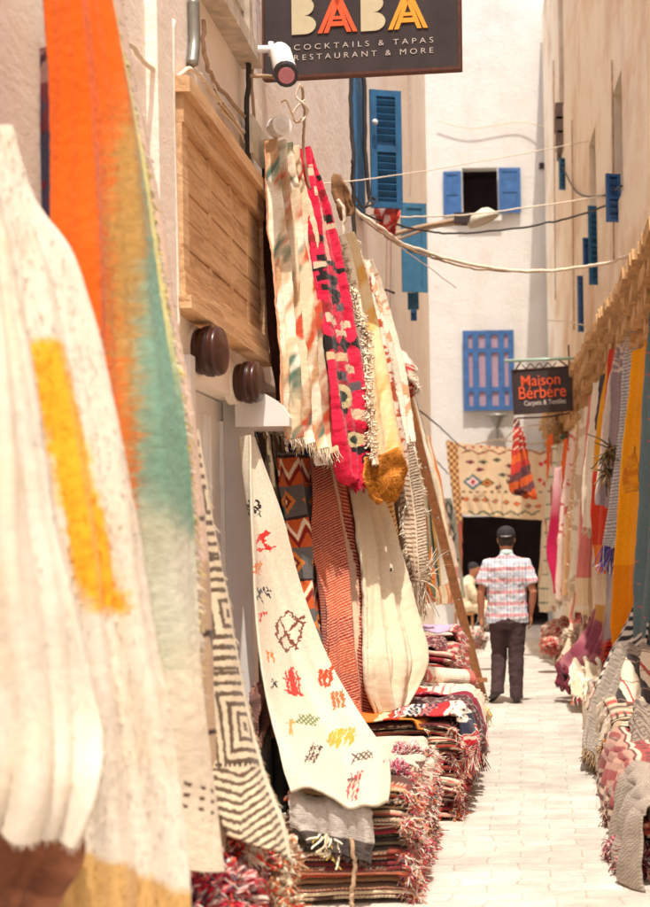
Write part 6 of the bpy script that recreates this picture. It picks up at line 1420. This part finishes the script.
# seated man in a pale robe in the doorway, facing right
q = P(471,627,31.2); SX, SY = q.x, 31.2
ST_ = empty('person', (SX,SY,0), 'person in a cream robe and dark cap sitting hunched at the dark doorway', 'person')
def S3(x,y,z): return Vector((SX+x, SY+y, z))
def sbody(bm):
    tube(bm, [S3(.05,0,1.02),S3(.06,0,1.07),S3(.075,0,1.12),S3(.08,0,1.18),S3(.07,0,1.23),S3(.07,0,1.25)], [(.05,.05),(.068,.075),(.076,.088),(.08,.094),(.06,.07),(.02,.02)], 16, up=(0,1,0))
    tube(bm, [S3(.16,0,1.13),S3(.178,0,1.11),S3(.165,0,1.10)], [.01,.016,.01], 8)
    for s in (-1,1): ball(bm, S3(.07,s*.078,1.14), .02,.012,.03, 8); ball(bm, S3(.15,s*.03,1.15), .008,.012,.009, 8)
    tube(bm, [S3(0,0,.92),S3(.05,0,1.06)], [.06,.055], 12)
    tube(bm, [S3(-.12,0,.45),S3(-.10,0,.65),S3(-.04,0,.85),S3(.0,0,.95)], [(.15,.13),(.15,.13),(.17,.11),(.10,.08)], 16, up=(0,1,0))
    for s in (-1,1):
        tube(bm, [S3(-.02,s*.17,.90),S3(.06,s*.2,.70),S3(.26,s*.10,.58)], [.05,.04,.028], 12)
        for k in range(4): tube(bm, [S3(.27,s*.10+(k-1.5)*.018,.575),S3(.315,s*.10+(k-1.5)*.019,.565),S3(.335,s*.10+(k-1.5)*.019,.535)], [.010,.009,.007], 8)
        tube(bm, [S3(.265,s*.07,.58),S3(.295,s*.045,.57),S3(.31,s*.04,.55)], [.011,.010,.008], 8)
        tube(bm, [S3(-.1,s*.09,.48),S3(.30,s*.11,.50),S3(.30,s*.11,.28),S3(.28,s*.11,.08)], [.085,.06,.05,.036], 12)
bmobj('body', sbody, SKIN, ST_, .012, 3)
M_ROBE = simple('cream_robe', c(226,206,172), .9, 0, .1, 8)
def robe(bm):
    tube(bm, [S3(-.14,0,.36),S3(-.13,0,.5),S3(-.11,0,.68),S3(-.05,0,.86),S3(.0,0,.96),S3(.04,0,1.01)], [(.19,.17),(.2,.18),(.19,.17),(.21,.14),(.13,.11),(.06,.06)], 20, up=(0,1,0))
    for s in (-1,1):
        tube(bm, [S3(-.03,s*.17,.90),S3(.06,s*.21,.70),S3(.23,s*.11,.59)], [.075,.08,.07], 12)
        tube(bm, [S3(-.1,s*.09,.48),S3(.28,s*.11,.48),S3(.33,s*.11,.30),S3(.31,s*.11,.14)], [.12,.11,.10,.12], 14)
    tube(bm, [S3(.05,0,.46),S3(.30,0,.42),S3(.33,0,.16)], [.12,.13,.12], 12)
bmobj('robe', robe, M_ROBE, ST_, .014, 4, (.04,.12))
def scap(bm): tube(bm, [S3(.065,0,1.17),S3(.06,0,1.22),S3(.055,0,1.27),S3(.055,0,1.285)], [(.092,.10),(.088,.096),(.06,.07),(.02,.02)], 16, up=(0,1,0))
bmobj('cap', scap, M_CAP, ST_, .012, 2)
for s in (-1,1):
    bmobj('shoe', lambda bm: tube(bm, [S3(.22,s*.11,.04),S3(.30,s*.11,.045),S3(.42,s*.11,.03),S3(.46,s*.11,.025)], [.03,.042,.035,.02], 10), M_SHOE, ST_, .012, 2)
STL = empty('stool', (SX-.12,SY,0), 'low dark wooden stool under the person in the cream robe', 'stool')
bm = bmesh.new(); box(bm, SX-.30,SX+.06,SY-.18,SY+.18,.32,.36); from_bm('seat', bm, M_PLANK, STL, bevel=.01)
for dx in (-.27,.03):
    for dy in (-.15,.15):
        bm = bmesh.new(); tube(bm, [(SX+dx,SY+dy,.32),(SX+dx*1.05,SY+dy*1.05,.0)], [.022,.017], 8); from_bm('leg', bm, M_PLANK, STL)

# ================================================================== LIGHT, CAMERA
sd = Vector((-.07,.38,-.925)).normalized()
sun = bpy.data.lights.new('sun','SUN'); sun.energy = 4.5; sun.angle = math.radians(.5); sun.color = (1.0,.94,.85)
so = bpy.data.objects.new('sun', sun); COL.objects.link(so); so.rotation_euler = sd.to_track_quat('-Z','Y').to_euler(); so.location=(0,5,20)
w = bpy.data.worlds.new('World'); scene.world = w; w.use_nodes = True; nt = w.node_tree
bg = nt.nodes['Background']; sk = nt.nodes.new('ShaderNodeTexSky'); sk.sky_type='NISHITA'; sk.sun_disc=False
sk.sun_elevation = math.asin(-sd.z); sk.sun_rotation = math.atan2(-sd.x, -sd.y); sk.dust_density=4.5; sk.air_density=.9
nt.links.new(sk.outputs[0], bg.inputs[0]); bg.inputs[1].default_value = .22
cam = bpy.data.cameras.new('camera'); co = bpy.data.objects.new('camera', cam); COL.objects.link(co); scene.camera = co
cam.sensor_fit='VERTICAL'; cam.sensor_height=36; cam.lens = F/907*36
cam.shift_x = -(CX-325)/907; cam.shift_y = (CY-453.5)/907
co.matrix_world = Matrix.Translation((0,0,H)) @ Matrix.Rotation(math.pi/2,4,'X') @ Matrix.Rotation(-TH,4,'Z')
cam.clip_start=.1; cam.clip_end=500; cam.dof.use_dof=True; cam.dof.focus_distance=10.2; cam.dof.aperture_fstop=3.0
scene.view_settings.view_transform='Standard'; scene.view_settings.look='None'; scene.view_settings.exposure=0
scene.render.engine='CYCLES'
scene.cycles.max_bounces=6; scene.cycles.diffuse_bounces=5
scene.render.resolution_x=734; scene.render.resolution_y=1024
